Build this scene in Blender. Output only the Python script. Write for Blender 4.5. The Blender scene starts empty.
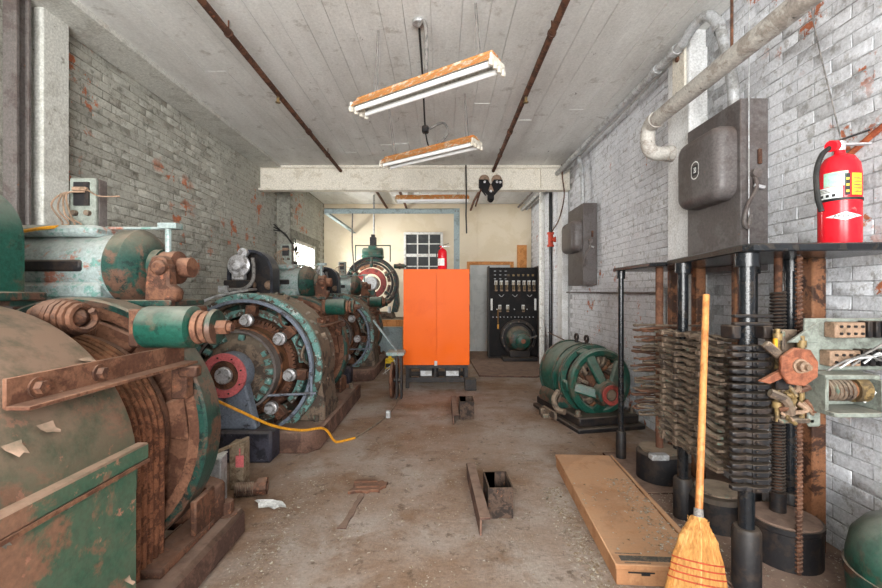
import bpy, bmesh, math, random
from mathutils import Vector, Matrix
random.seed(7)
R = math.radians
PI = math.pi
sc = bpy.context.scene
col = sc.collection

# ------------------------------------------------------------ camera, light, exposure
cd = bpy.data.cameras.new('camera'); cam = bpy.data.objects.new('camera', cd); col.objects.link(cam)
cd.sensor_width = 36.0; cd.lens = 17.55; cd.clip_start = 0.05
cam.location = (0, 0, 1.35); cam.rotation_euler = (PI/2, 0, 0)
sc.camera = cam
w = bpy.data.worlds.new('world'); sc.world = w; w.use_nodes = True
w.node_tree.nodes['Background'].inputs[0].default_value = (0.86, 0.93, 1.0, 1)
w.node_tree.nodes['Background'].inputs[1].default_value = 2.2
def area(name, loc, rot, sx, sy, power, color=(1, 1, 1)):
    l = bpy.data.lights.new(name, 'AREA'); l.shape = 'RECTANGLE'; l.size = sx; l.size_y = sy
    l.energy = power; l.color = color
    o = bpy.data.objects.new(name, l); col.objects.link(o); o.location = loc; o.rotation_euler = rot
    return o
# fill light added behind the camera in place of flash; daylight through left window
area('fill_front', (-0.27, -3.45, 1.75), (R(108), 0, 0), 4.3, 2.6, 520, (1.0, 0.985, 0.96))
area('daylight_left', (-3.45, 8.65, 2.1), (0, R(-97), 0), 1.6, 1.5, 300, (1.0, 0.98, 0.94))
sc.view_settings.view_transform = 'Standard'
sc.view_settings.look = 'None'
sc.view_settings.exposure = 1.02
sc.view_settings.gamma = 1.0
sc.view_settings.use_curve_mapping = False
sc.cycles.use_denoising = True
sc.cycles.max_bounces = 8
sc.cycles.diffuse_bounces = 5

# ------------------------------------------------------------ mesh helpers
def V(*a): return Vector(a)
class MB:
    def __init__(s): s.v = []; s.f = []
    def add(s, vs, fs):
        n = len(s.v); s.v += [tuple(p) for p in vs]; s.f += [tuple(i + n for i in f) for f in fs]; return s
    def box(s, x0, x1, y0, y1, z0, z1, m=None):
        p = [V(x, y, z) for z in (z0, z1) for y in (y0, y1) for x in (x0, x1)]
        if m: p = [m @ q for q in p]
        return s.add(p, [(0, 2, 3, 1), (4, 5, 7, 6), (0, 1, 5, 4), (2, 6, 7, 3), (0, 4, 6, 2), (1, 3, 7, 5)])
    def bar(s, p0, p1, w, h, up=(0, 0, 1)):
        p0, p1 = Vector(p0), Vector(p1); d = (p1 - p0).normalized(); up = Vector(up)
        a = d.cross(up)
        if a.length < 1e-4: a = d.cross(V(1, 0, 0))
        a.normalize(); b = a.cross(d).normalized()
        a = a * w / 2; b = b * h / 2
        p = [q + i * a + j * b for q in (p0, p1) for (i, j) in ((-1, -1), (1, -1), (1, 1), (-1, 1))]
        return s.add(p, [(0, 1, 2, 3), (7, 6, 5, 4), (0, 4, 5, 1), (1, 5, 6, 2), (2, 6, 7, 3), (3, 7, 4, 0)])
    def frame(s, d):
        d = Vector(d).normalized(); u = V(0, 0, 1) if abs(d.z) < .9 else V(1, 0, 0)
        a = u.cross(d).normalized(); return a, d.cross(a)
    def lathe(s, prof, o=(0, 0, 0), ax=(0, 1, 0), n=32, a0=0, a1=2*PI, close=False):
        """prof = (radius, distance along axis) pairs"""
        o = Vector(o); ax = Vector(ax).normalized(); a, b = s.frame(ax)
        full = abs(a1 - a0 - 2*PI) < 1e-6; m = n if full else n + 1
        vs = []; fs = []; k = len(prof)
        for i in range(m):
            t = a0 + (a1 - a0) * i / n; c = a * math.cos(t) + b * math.sin(t)
            vs += [o + c * max(r, 1e-5) + ax * h for r, h in prof]
        for i in range(n):
            i2 = (i + 1) % m
            for j in range(k if close else k - 1):
                j2 = (j + 1) % k
                fs.append((i*k + j, i2*k + j, i2*k + j2, i*k + j2))
        if not full and close:
            fs.append(tuple(range(k))); fs.append(tuple((m-1)*k + j for j in reversed(range(k))))
        return s.add(vs, fs)
    def ring(s, o, ax, r0, r1, h0, h1, n=32, a0=0, a1=2*PI):
        return s.lathe([(r0, h0), (r1, h0), (r1, h1), (r0, h1)], o, ax, n, a0, a1, True)
    def cyl(s, p0, p1, r, r1=None, n=14):
        p0, p1 = Vector(p0), Vector(p1); h = (p1 - p0).length; r1 = r if r1 is None else r1
        return s.lathe([(0, 0), (r, 0), (r1, h), (0, h)], p0, p1 - p0, n)
    def hexn(s, p0, p1, r): return s.cyl(p0, p1, r, n=6)
    def tube(s, path, r, n=8, closed=False):
        path = [Vector(p) for p in path]; m = len(path); fs = []; vs = []
        rr = r if isinstance(r, (list, tuple)) else [r] * m
        tan = []
        for i in range(m):
            if closed: t = path[(i+1) % m] - path[i-1]
            else: t = path[min(i+1, m-1)] - path[max(i-1, 0)]
            tan.append(t.normalized() if t.length > 1e-9 else V(0, 0, 1))
        a, _ = s.frame(tan[0])
        for i in range(m):
            a = (a - tan[i] * a.dot(tan[i])); a = a.normalized() if a.length > 1e-6 else s.frame(tan[i])[0]
            b = tan[i].cross(a)
            for j in range(n):
                t = 2*PI*j/n; vs.append(path[i] + (a*math.cos(t) + b*math.sin(t)) * rr[i])
        for i in range(m if closed else m - 1):
            i2 = (i+1) % m
            for j in range(n):
                j2 = (j+1) % n; fs.append((i*n + j, i*n + j2, i2*n + j2, i2*n + j))
        if not closed: fs.append(tuple(reversed(range(n)))); fs.append(tuple((m-1)*n + j for j in range(n)))
        return s.add(vs, fs)
    def prism(s, poly, h0, h1, o=(0, 0, 0), u=(1, 0, 0), v=(0, 1, 0)):
        o, u, v = Vector(o), Vector(u), Vector(v); nrm = u.cross(v); k = len(poly)
        vs = [o + u*x + v*y + nrm*h for h in (h0, h1) for x, y in poly]
        fs = [tuple(reversed(range(k))), tuple(range(k, 2*k))] + [(i, (i+1) % k, k + (i+1) % k, k + i) for i in range(k)]
        return s.add(vs, fs)
    def mesh(s, name, m, bev=0, ang=38):
        me = bpy.data.meshes.new(name); me.from_pydata(s.v, [], s.f)
        bm = bmesh.new(); bm.from_mesh(me)
        bmesh.ops.remove_doubles(bm, verts=bm.verts, dist=1e-5)
        bmesh.ops.recalc_face_normals(bm, faces=bm.faces)
        if bev:
            es = [e for e in bm.edges if len(e.link_faces) == 2 and e.calc_face_angle(0) > R(50)]
            bmesh.ops.bevel(bm, geom=es, offset=bev, segments=1, affect='EDGES', clamp_overlap=True)
        bm.to_mesh(me); bm.free()
        me.polygons.foreach_set('use_smooth', [True] * len(me.polygons))
        me.set_sharp_from_angle(angle=R(ang))
        me.materials.append(m)
        return me
    def build(s, name, m, parent=None, bev=0, label=None):
        o = bpy.data.objects.new(name, s.mesh(name, m, bev)); col.objects.link(o)
        if parent: o.parent = parent
        if label: o['label'] = label
        return o
def tag(o, label=None, cat=None, group=None, kind=None):
    if label: o['label'] = label
    if cat: o['category'] = cat
    if group: o['group'] = group
    if kind: o['kind'] = kind
    return o
def empty(name, loc=(0, 0, 0), rz=0, label=None, cat=None, group=None):
    o = bpy.data.objects.new(name, None); col.objects.link(o); o.location = loc; o.rotation_euler = (0, 0, rz)
    o.empty_display_size = .1
    return tag(o, label, cat, group)
def copy_tree(o, parent=None):
    c = o.copy(); col.objects.link(c); c.parent = parent
    for ch in list(o.children): copy_tree(ch, c)
    return c
def share(o, parent=None, loc=None):
    c = o.copy(); col.objects.link(c)
    if parent: c.parent = parent
    if loc is not None: c.location = loc
    return c
def spl(pts, n=8):
    """smooth path through points (Catmull-Rom)"""
    P = [Vector(p) for p in pts]; P = [2*P[0] - P[1]] + P + [2*P[-1] - P[-2]]; out = []
    for i in range(1, len(P) - 2):
        for k in range(n):
            t = k / n; a, b, c, d = P[i-1], P[i], P[i+1], P[i+2]
            out.append(.5*((2*b) + (c-a)*t + (2*a - 5*b + 4*c - d)*t*t + (3*b - a - 3*c + d)*t**3))
    out.append(P[-2]); return out
def text_mesh(txt, size, name):
    c = bpy.data.curves.new(name, 'FONT'); c.body = txt; c.size = size; c.align_x = 'CENTER'; c.align_y = 'CENTER'; c.extrude = .0006
    o = bpy.data.objects.new(name, c); col.objects.link(o)
    bpy.context.view_layer.update()
    me = bpy.data.meshes.new_from_object(o.evaluated_get(bpy.context.evaluated_depsgraph_get()))
    bpy.data.objects.remove(o); return me

# ------------------------------------------------------------ materials
def lin(h):
    h = h.lstrip('#'); c = [int(h[i:i+2], 16) / 255 for i in (0, 2, 4)]
    return tuple(x/12.92 if x <= .04045 else ((x+.055)/1.055)**2.4 for x in c) + (1,)
class NT:
    def __init__(s, name):
        s.m = bpy.data.materials.new(name); s.m.use_nodes = True; s.t = s.m.node_tree; s.bs = s.t.nodes['Principled BSDF']
        s.geo = s.t.nodes.new('ShaderNodeNewGeometry'); s.pos = s.geo.outputs['Position']
    def n(s, t, **k):
        nd = s.t.nodes.new(t)
        for a, b in k.items(): setattr(nd, a, b)
        return nd
    def l(s, a, b): s.t.links.new(a, b)
    def noise(s, scale, detail=4, rough=.6, stretch=None, dist=0):
        nd = s.n('ShaderNodeTexNoise'); nd.inputs['Scale'].default_value = scale; nd.inputs['Detail'].default_value = detail
        nd.inputs['Roughness'].default_value = rough; nd.inputs['Distortion'].default_value = dist
        src = s.pos
        if stretch:
            mp = s.n('ShaderNodeVectorMath', operation='MULTIPLY'); s.l(src, mp.inputs[0]); mp.inputs[1].default_value = stretch; src = mp.outputs[0]
        s.l(src, nd.inputs['Vector']); return nd.outputs[0]
    def rng(s, x, a, b, c=0, d=1):
        nd = s.n('ShaderNodeMapRange'); nd.clamp = True; s.l(x, nd.inputs[0])
        for i, q in zip((1, 2, 3, 4), (a, b, c, d)): nd.inputs[i].default_value = q
        return nd.outputs[0]
    def math(s, op, a, b):
        nd = s.n('ShaderNodeMath', operation=op)
        for i, q in enumerate((a, b)):
            if isinstance(q, (int, float)): nd.inputs[i].default_value = q
            else: s.l(q, nd.inputs[i])
        return nd.outputs[0]
    def mix(s, f, a, b, mode='MIX'):
        nd = s.n('ShaderNodeMix', data_type='RGBA', blend_type=mode)
        if isinstance(f, (int, float)): nd.inputs[0].default_value = f
        else: s.l(f, nd.inputs[0])
        for i, q in ((6, a), (7, b)):
            if isinstance(q, tuple): nd.inputs[i].default_value = q
            else: s.l(q, nd.inputs[i])
        return nd.outputs[2]
    def vary(s, c, f, lo, hi):
        """multiply a colour by a value factor f mapped to lo..hi"""
        cc = s.n('ShaderNodeCombineColor'); v = s.rng(f, .3, .7, lo, hi)
        for i in range(3): s.l(v, cc.inputs[i])
        return s.mix(1.0, c, cc.outputs[0], 'MULTIPLY')
    def done(s, c, rough=.6, metal=0, bump=None, bs=.2, bd=.01):
        if isinstance(c, tuple): s.bs.inputs['Base Color'].default_value = c
        else: s.l(c, s.bs.inputs['Base Color'])
        if isinstance(rough, (int, float)): s.bs.inputs['Roughness'].default_value = rough
        else: s.l(rough, s.bs.inputs['Roughness'])
        s.bs.inputs['Metallic'].default_value = metal
        if bump is not None:
            b = s.n('ShaderNodeBump'); b.inputs['Strength'].default_value = bs; b.inputs['Distance'].default_value = bd
            s.l(bump, b.inputs['Height']); s.l(b.outputs[0], s.bs.inputs['Normal'])
        return s.m
def worn(name, base, alt=None, amt=.4, scale=5, dust=None, damt=.6, rough=.55, metal=0, lo=.7, hi=1.25, bs=.25, fine=60, third=None, tamt=.2, d0=.1, d1=.9, spec=.3):
    t = NT(name); t.bs.inputs['Specular IOR Level'].default_value = spec; c = lin(base); f = t.noise(fine, 4, .7)
    if alt:
        n1 = t.noise(scale, 7, .68, dist=.4); e = .5 + (.5 - amt) * .45
        k = t.rng(n1, e - .03, e + .03); c = t.mix(k, c, lin(alt))
    if third:
        n2 = t.noise(scale * 1.9 + 3, 7, .7); e = .5 + (.5 - tamt) * .45
        c = t.mix(t.rng(n2, e - .02, e + .02), c, lin(third))
    c = t.vary(c, f, lo, hi)
    if dust:
        sx = t.n('ShaderNodeSeparateXYZ'); t.l(t.geo.outputs['Normal'], sx.inputs[0])
        up = t.rng(sx.outputs[2], d0, d1, 0, damt); up = t.math('MULTIPLY', up, t.rng(t.noise(9, 5, .7), .3, .55, .35, 1))
        c = t.mix(up, c, lin(dust))
    return t.done(c, rough, metal, f, bs, .004)
M = {}
M['green'] = worn('green_paint', '1f4038', '5a4236', .44, 7, '8a7f70', .85, .45, third='182a26', tamt=.36)
M['green_clean'] = worn('green_enamel', '1d4a3e', '43463a', .36, 8, '868a80', .9, .36, third='1a382f', tamt=.34)
M['casing'] = worn('casing_paint', '235543', '7c5946', .40, 3.4, 'b09480', 1.0, .5, third='a87460', tamt=.2, d0=-.1, d1=.62)
M['teal'] = worn('teal_paint', '5f8882', '4a3b32', .47, 13, '9a8d7c', .4, .5, third='aab4b0', tamt=.3)
M['greygreen'] = worn('grey_green_paint', '8c9896', '93615050'[:6], .26, 8, 'a9a39a', .5, .4, third='64877f', tamt=.36)
M['blueiron'] = worn('slate_blue_paint', '6d7582', '3a3a40', .3, 9, '8c8680', .3, .5, third='9fc4b4', tamt=.18)
M['darkplinth'] = worn('dark_plinth_paint', '3b3a44', '24242a', .4, 7, '7d746c', .35, .5, third='9a9aa0', tamt=.14)
M['rust'] = worn('rust', '694735', '483025', .5, 9, '8d7262', .6, .8, third='86543e', tamt=.22)
M['rustbase'] = worn('rusty_base', '694f43', '503b33', .5, 6, '957f70', .7, .85)
M['rustlight'] = worn('light_rust', '7c5743', '5e3e2f', .5, 8, 'a0806c', .55, .8)
M['rope'] = worn('rope_rust', '865840', '5c3a2a', .5, 22, 'a07a58', .45, .9, fine=140, bs=.6)
M['browndust'] = worn('dusty_brown_iron', '6e5e50', '443a33', .45, 10, '9d8d7a', .9, .8, third='57685c', tamt=.25)
M['blackiron'] = worn('black_iron', '1e1d1f', '302824', .45, 10, '6a5e52', .6, .5)
M['blackpost'] = worn('black_gloss_post', '181b1f', '2c2825', .35, 14, '5a524a', .35, .25, spec=.45)
M['blackflat'] = worn('black_slate', '141213', '1f1a19', .4, 6, None, 0, .55, spec=.15)
M['copper'] = worn('copper_brown', '7d553c', '3d2a22', .48, 9, '947a60', .3, .45, .1)
M['copperdisc'] = worn('copper_red_disc', '8a543d', '6e402e', .4, 12, 'b58a70', .3, .55)
M['red'] = worn('red_paint', '94413a', '632f29', .35, 9, 'a98070', .3, .5)
M['pinkring'] = worn('pink_red_paint', 'c8686a', '9a4a48', .3, 12, None, 0, .5)
M['valvered'] = worn('valve_red', 'c2452e', '8a3020', .3, 15, None, 0, .5)
M['silver'] = worn('bare_metal', 'c9c9cc', '8d8a88', .4, 20, None, 0, .35, .5)
M['galv'] = worn('galvanised', 'b4b6b8', '9a9a98', .45, 12, None, 0, .42, .2)
M['pipe'] = worn('painted_pipe', 'b9b5ae', '9c948c', .4, 8, None, 0, .5, third='4a4642', tamt=.17)
M['steelgrey'] = worn('grey_steel', '6b6562', '5c5350', .45, 5, '8a7566', .35, .45, third='7d5744', tamt=.14)
M['switchgrey'] = worn('switch_box_grey', '5f5a59', '544d4b', .45, 4, '7d6a5e', .4, .42, third='80604e', tamt=.1)
M['gantry'] = worn('gantry_paint', '8a9a9c', '74807f', .35, 6, None, 0, .5)
M['orange'] = worn('orange_paint', 'e25e00', 'de5a00', .3, 3, None, 0, .4, lo=.97, hi=1.03, bs=.05, spec=.12)
M['wood'] = worn('pine', 'c98a4e', 'b0733a', .5, 6, None, 0, .6)
M['handle'] = worn('broom_handle', 'c4854e', 'a86c3c', .4, 12, None, 0, .4)
M['cardboard'] = worn('cardboard', 'b98a64', 'a97a56', .45, 4, 'b09880', .35, .85, lo=.9, hi=1.1)
M['white'] = worn('white_paint', 'd9d9d4', 'bcb8b0', .35, 12, None, 0, .5)
M['hood'] = worn('rusted_hood', 'cdb9a0', 'b8804a', .62, 14, None, 0, .6, third='c9702c', tamt=.35)
M['tubeglass'] = worn('lamp_tube', 'f4f5f4', None, 0, 5, None, 0, .2, lo=.99, hi=1.01, bs=0)
M['cream'] = worn('cream_beam', 'd9d3c6', 'c8c0b0', .35, 5, None, 0, .6, third='a98d70', tamt=.08)
M['backwall'] = worn('cream_board', 'dccfb8', 'd6c8ae', .45, 1.5, None, 0, .7, lo=.97, hi=1.03, bs=.05)
M['doorgrey'] = worn('door_grey', 'b9bcba', 'adb0ae', .4, 3, None, 0, .5, lo=.97, hi=1.03, bs=.05)
M['darkpane'] = worn('dark_pane', '2c2f30', '3d4040', .4, 5, None, 0, .5)
M['pier'] = worn('pier_plaster', 'c6c6bf', 'b6b5ad', .42, 4, None, 0, .8, third='8f8d84', tamt=.16, bs=.4)
M['pierwhite'] = worn('white_pier', 'e0e1e1', 'd2d2d0', .42, 5, None, 0, .75, third='b9b8b4', tamt=.14)
M['yellow'] = worn('yellow_plastic', 'e8c21c', 'c9a010', .3, 10, None, 0, .4)
M['cordyellow'] = worn('yellow_cord', 'd9982a', 'c98a20', .3, 20, None, 0, .4)
M['rubber'] = worn('black_rubber', '262626', '333130', .4, 20, None, 0, .6)
M['wire'] = worn('grey_wire', '807c78', '5c5a58', .4, 20, None, 0, .5)
M['extred'] = worn('extinguisher_red', 'd8202c', 'c51824', .3, 5, None, 0, .22, third='d86a6a', tamt=.1, lo=.95, hi=1.05, bs=.03)
M['labelwhite'] = worn('label_white', 'e4e6e4', 'c9d2cc', .3, 30, None, 0, .5)
M['labelgreen'] = worn('label_green', 'a3d0b8', 'c2d0c0', .35, 25, None, 0, .5)
M['labelyellow'] = worn('label_yellow', 'e0b838', 'c9a030', .3, 25, None, 0, .5)
M['ink'] = worn('ink', '2a2a2a', None, 0, 5, None, 0, .6)
M['inkgrey'] = worn('grey_ink', '55524c', '76685a', .4, 40, None, 0, .7)
M['thread'] = worn('red_thread', '9a3a22', None, 0, 5, None, 0, .7)
M['brick_orange'] = worn('bare_brick', 'b8633f', 'a0543a', .4, 10, None, 0, .85)
M['panelgrey'] = worn('panel_grey', '7d837b', '696c65', .4, 9, 'a8a296', .4, .5, third='6b5a4a', tamt=.12)
M['terminal'] = worn('terminal_brown', '8f7662', '74604e', .4, 20, None, 0, .6)
M['brass'] = worn('brass', '86704a', '544632', .5, 16, '8d7c64', .4, .5, .2)
M['flake'] = worn('peeled_paint', '8a8175', '6a8278', .4, 12, None, 0, .6, third='8a6450', tamt=.3)
M['debris'] = worn('debris', 'b8b0a2', '8f7b62', .5, 40, None, 0, .8)
M['woodgrey'] = worn('weathered_wood', '8a7a66', '6e5c4a', .45, 14, 'a89c88', .4, .8)
M['stub'] = worn('stub_iron', '4d3d33', '2a221e', .5, 14, '7d6a58', .4, .8, third='6f4a34', tamt=.2)
M['paper'] = worn('paper', 'dfe0dd', None, 0, 5, None, 0, .8)

def brick_mat(name, paint, paint2, dark, oamt):
    t = NT(name); f = t.noise(55, 5, .75)
    c = t.mix(t.rng(t.noise(2.2, 6, .65), .38, .62), lin(paint), lin(paint2))
    c = t.mix(t.rng(t.noise(14, 7, .75), .53, .63, 0, .8), c, lin(dark))
    big = t.noise(1.05, 3, .5); pat = t.noise(5.5, 6, .7)
    o = t.math('MULTIPLY', t.rng(big, .52, .58), t.rng(pat, oamt, oamt + .03))
    c = t.mix(o, c, t.mix(t.noise(20, 3), lin('cf7a52'), lin('a8664a')))
    c = t.vary(c, f, .72, 1.15)
    return t.done(c, .8, 0, t.noise(38, 6, .75), .7, .014)
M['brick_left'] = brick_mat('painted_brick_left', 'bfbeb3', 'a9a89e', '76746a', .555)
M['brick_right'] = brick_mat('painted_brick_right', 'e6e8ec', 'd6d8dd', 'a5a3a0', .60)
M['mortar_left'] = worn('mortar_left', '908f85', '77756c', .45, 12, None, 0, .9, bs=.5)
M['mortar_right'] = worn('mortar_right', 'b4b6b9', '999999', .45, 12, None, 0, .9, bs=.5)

def floor_mat():
    t = NT('stained_concrete'); f = t.noise(48, 6, .75)
    c = t.mix(t.rng(t.noise(.9, 5, .6), .38, .62), lin('a69a90'), lin('876a52'))
    c = t.mix(t.rng(t.noise(2.6, 6, .7, dist=.6), .50, .66, 0, .8), c, lin('7d6149'))
    c = t.mix(t.rng(t.noise(1.6, 5, .6, (1, .7, 1)), .57, .70, 0, .6), c, lin('b3aca4'))
    c = t.mix(t.rng(t.noise(9, 7, .72), .57, .66, 0, .8), c, lin('574638'))
    c = t.mix(t.rng(t.noise(30, 4, .6), .66, .70, 0, .8), c, lin('d0c9bc'))
    c = t.vary(c, f, .75, 1.2)
    return t.done(c, t.rng(t.noise(3, 4), .4, .6, .55, .85), 0, t.noise(16, 8, .75), .5, .02)
M['floor'] = floor_mat()
def ceil_mat():
    t = NT('board_marked_concrete'); f = t.noise(50, 5, .7)
    c = t.mix(t.rng(t.noise(1.3, 6, .65, (2.5, .6, 1)), .38, .62), lin('dededb'), lin('cdccc8'))
    c = t.mix(t.rng(t.noise(6, 8, .72), .58, .66, 0, .7), c, lin('aeaaa3'))
    c = t.mix(t.rng(t.noise(11, 6, .75, (1, .35, 1)), .66, .69, 0, .9), c, lin('6f6b65'))
    c = t.vary(c, f, .85, 1.1)
    return t.done(c, .85, 0, t.noise(18, 7, .7, (2, .5, 1)), .35, .015)
M['ceiling'] = ceil_mat()
def glass_mat():
    m = bpy.data.materials.new('window_glass'); m.use_nodes = True; nt = m.node_tree; nt.nodes.clear()
    o = nt.nodes.new('ShaderNodeOutputMaterial'); mx = nt.nodes.new('ShaderNodeMixShader'); tr = nt.nodes.new('ShaderNodeBsdfTransparent'); gl = nt.nodes.new('ShaderNodeBsdfGlossy')
    gl.inputs['Roughness'].default_value = .05; mx.inputs[0].default_value = .08
    nt.links.new(tr.outputs[0], mx.inputs[1]); nt.links.new(gl.outputs[0], mx.inputs[2]); nt.links.new(mx.outputs[0], o.inputs[0]); return m
M['glass'] = glass_mat()
def straw_mat():
    t = NT('broom_straw'); f = t.noise(120, 3, .6, (1, 1, .06))
    c = t.mix(t.rng(f, .35, .65), lin('c99555'), lin('a0713a')); return t.done(c, .7, 0, f, .6, .004)
M['straw'] = straw_mat()
# ------------------------------------------------------------ the room
XS = -2.72
XL, XR, YF, YB, ZC = -2.96, 2.10, -2.6, 10.0, 3.45
def struct(name, mb, m, bev=0):
    return tag(mb.build(name, m, None, bev), kind='structure')
fl = struct('floor', MB().box(XL - .3, XR + .3, YF - .3, YB + .3, -.12, 0), M['floor'])
pad = MB().prism([(.62, 7.0), (1.55, 6.92), (2.05, 7.4), (2.05, 9.9), (.55, 9.9)], 0.001, .035).build('floor_slab', M['rustbase'], fl, .006)
# ceiling: a slab carrying the imprint of each form board
ce = struct('ceiling', MB().box(XL - .3, XR + .3, YF - .3, YB + .3, ZC + .02, ZC + .2), M['ceiling'])
x = XL - .02
while x < XR + .02:
    wd = random.uniform(.16, .24); x1 = min(x + wd, XR + .05); y = YF
    while y < YB:
        L = random.uniform(3.2, 5.2); y1 = min(y + L, YB)
        if y1 > 1.0: MB().box(x + .0015, x1 - .0015, y + .002, y1 - .002, ZC - random.uniform(0, .008), ZC + .021).build('board', M['ceiling'], ce)
        y = y1
    x = x1
# left wall with the daylight window, mortar bed plus bricks
WY0, WY1, WZ0, WZ1 = 7.95, 9.35, 1.45, 2.38
def wall_with_hole(x0, x1, holes, z1=ZC + .02, y0=YF, y1=YB):
    mb = MB(); y = y0
    for (a, b, c, d) in holes:
        mb.box(x0, x1, y, a, 0, z1); mb.box(x0, x1, a, b, 0, c); mb.box(x0, x1, a, b, d, z1); y = b
    mb.box(x0, x1, y, y1, 0, z1); return mb
wlm = wall_with_hole(XL - .3, XL, [], y1=7.75); wl2 = wall_with_hole(XL - .3, XS, [(WY0, WY1, WZ0, WZ1)], y0=7.75); wlr = struct('wall_left_rear', wl2, M['mortar_left'])
wl = struct('wall_left', wlm, M['mortar_left'])
wr = struct('wall_right', wall_with_hole(XR, XR + .3, []), M['mortar_right'])
def vary_box(sy, sz, d, seed):
    rnd = random.Random(seed); mb = MB().box(0, d, -sy/2, sy/2, -sz/2, sz/2)
    mb.v = [(a + (rnd.uniform(-.002, .002) if a else 0), b + rnd.uniform(-.004, .004), c + rnd.uniform(-.003, .003)) for a, b, c in mb.v]
    return mb
def lay_bricks(wall, xs, sgn, y0, y1, z1, skip, m, vis, cnt=300):
    BL, BH = .222, .0745; spots = []; r = 0; z = BH/2
    while z < z1:
        y = y0 + (BL/2 if r % 2 else 0)
        while y < y1:
            if not skip(y, z): spots.append((y, z))
            y += BL
        z += BH; r += 1
    def size(s):
        y, z = s; px = 440 + 430*xs/y; py = 294 - 430*(z-1.35)/y
        return (1/y**2) if (0 < px < 882 and 0 < py < 588 and vis(y, z)) else 0
    spots.sort(key=size, reverse=True)
    meshes = []
    for k in range(10):
        b = vary_box(BL - .0065, BH - .0065, .005, k); b.v = [(sgn*a, q, c) for a, q, c in b.v]
        meshes.append(b.mesh('brick', m, .002))
    for i, (y, z) in enumerate(spots[:cnt]):
        o = bpy.data.objects.new('brick', meshes[i % 10]); col.objects.link(o); o.parent = wall
        o.location = (xs + sgn*random.uniform(-.003, .002), y, z); o.rotation_euler = (0, random.uniform(-.004, .004), random.uniform(-.003, .003))
    rest = MB()
    for i, (y, z) in enumerate(spots[cnt:]):
        b = vary_box(BL - .0065, BH - .0065, .005, i); dx = xs + sgn*random.uniform(-.003, .002)
        rest.add([(dx + sgn*a, y + q, z + c) for a, q, c in b.v], b.f)
    tag(rest.build('brickwork', m, wall), kind='stuff')
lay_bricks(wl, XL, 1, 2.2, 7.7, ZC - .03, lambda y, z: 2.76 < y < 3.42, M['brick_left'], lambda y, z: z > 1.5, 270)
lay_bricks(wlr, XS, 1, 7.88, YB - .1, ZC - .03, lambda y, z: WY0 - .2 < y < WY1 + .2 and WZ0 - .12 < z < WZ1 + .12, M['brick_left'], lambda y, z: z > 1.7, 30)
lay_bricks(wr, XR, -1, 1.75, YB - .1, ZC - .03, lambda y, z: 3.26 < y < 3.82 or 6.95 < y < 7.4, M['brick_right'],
           lambda y, z: not (2.6 < y < 3.4 and 1.5 < z < 2.65))
# frieze, piers, beam
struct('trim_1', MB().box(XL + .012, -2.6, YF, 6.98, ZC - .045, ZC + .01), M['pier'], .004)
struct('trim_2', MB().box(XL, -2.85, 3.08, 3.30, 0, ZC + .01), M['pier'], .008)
struct('trim_3', MB().box(XR - .15, XR, 3.38, 3.7, 0, 3.30).box(XR - .13, XR, 3.40, 3.68, 3.29, ZC), M['pierwhite'], .008)
struct('trim_5', MB().box(XR - .1, XR, 7.1, 7.38, 0, ZC), M['pierwhite'], .006)
channel = MB().box(XL, XL + .07, 2.90, 3.0, 0, ZC).box(XL + .07, XL + .10, 2.895, 2.92, 0, ZC).box(XL + .07, XL + .10, 2.98, 3.005, 0, ZC)
tag(channel.build('steel_channel', M['steelgrey'], None, .004), 'dark steel channel running up the corner of the plastered pier', 'steel channel')
bm = empty('ceiling_beam', (0, 7.0, 0), 0, 'cream painted steel beam spanning the room under the ceiling', 'beam')
MB().box(XL + .01, XR - .01, .02, .06, 3.07, ZC - .01).build('web', M['cream'], bm)
MB().box(XL + .01, XR - .01, -.06, .09, 3.03, 3.066).build('bottom_flange', M['cream'], bm, .004)
MB().box(XL + .01, XR - .01, -.02, .09, 3.40, ZC - .005).build('top_flange', M['cream'], bm, .004)
MB().box(.86, .875, -.035, .02, 3.066, 3.40).build('stiffener', M['cream'], bm)
MB().box(1.62, XR - .01, -.03, .019, 3.067, 3.39).build('end_plate', M['cream'], bm, .003)
# left window
wn = tag(empty('window_1', (XS - .12, WY0, WZ0)), kind='structure')
WW, WH = WY1 - WY0, WZ1 - WZ0
MB().box(-.04, .10, 0, .07, 0, WH).box(-.04, .10, WW - .07, WW, 0, WH).box(-.04, .10, .07, WW - .07, 0, .06).box(-.04, .10, .07, WW - .07, WH - .07, WH).build('window_frame', M['white'], wn, .004)
for k in range(1, 3): MB().box(-.01, .03, WW*k/3 - .02, WW*k/3 + .02, .06, WH - .07).build('mullion', M['white'], wn)
MB().box(-.008, .028, .07, WW - .07, WH/2 - .02, WH/2 + .02).build('transom', M['white'], wn)
for k in range(3):
    for j in range(2):
        MB().box(.005, .012, .07 + k*(WW-.14)/3, .07 + (k+1)*(WW-.14)/3, .06 + j*(WH-.13)/2, .06 + (j+1)*(WH-.13)/2).build('pane', M['glass'], wn)
MB().box(.10, .20, -.04, WW + .04, -.05, 0).build('window_sill', M['white'], wn, .004)
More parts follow.
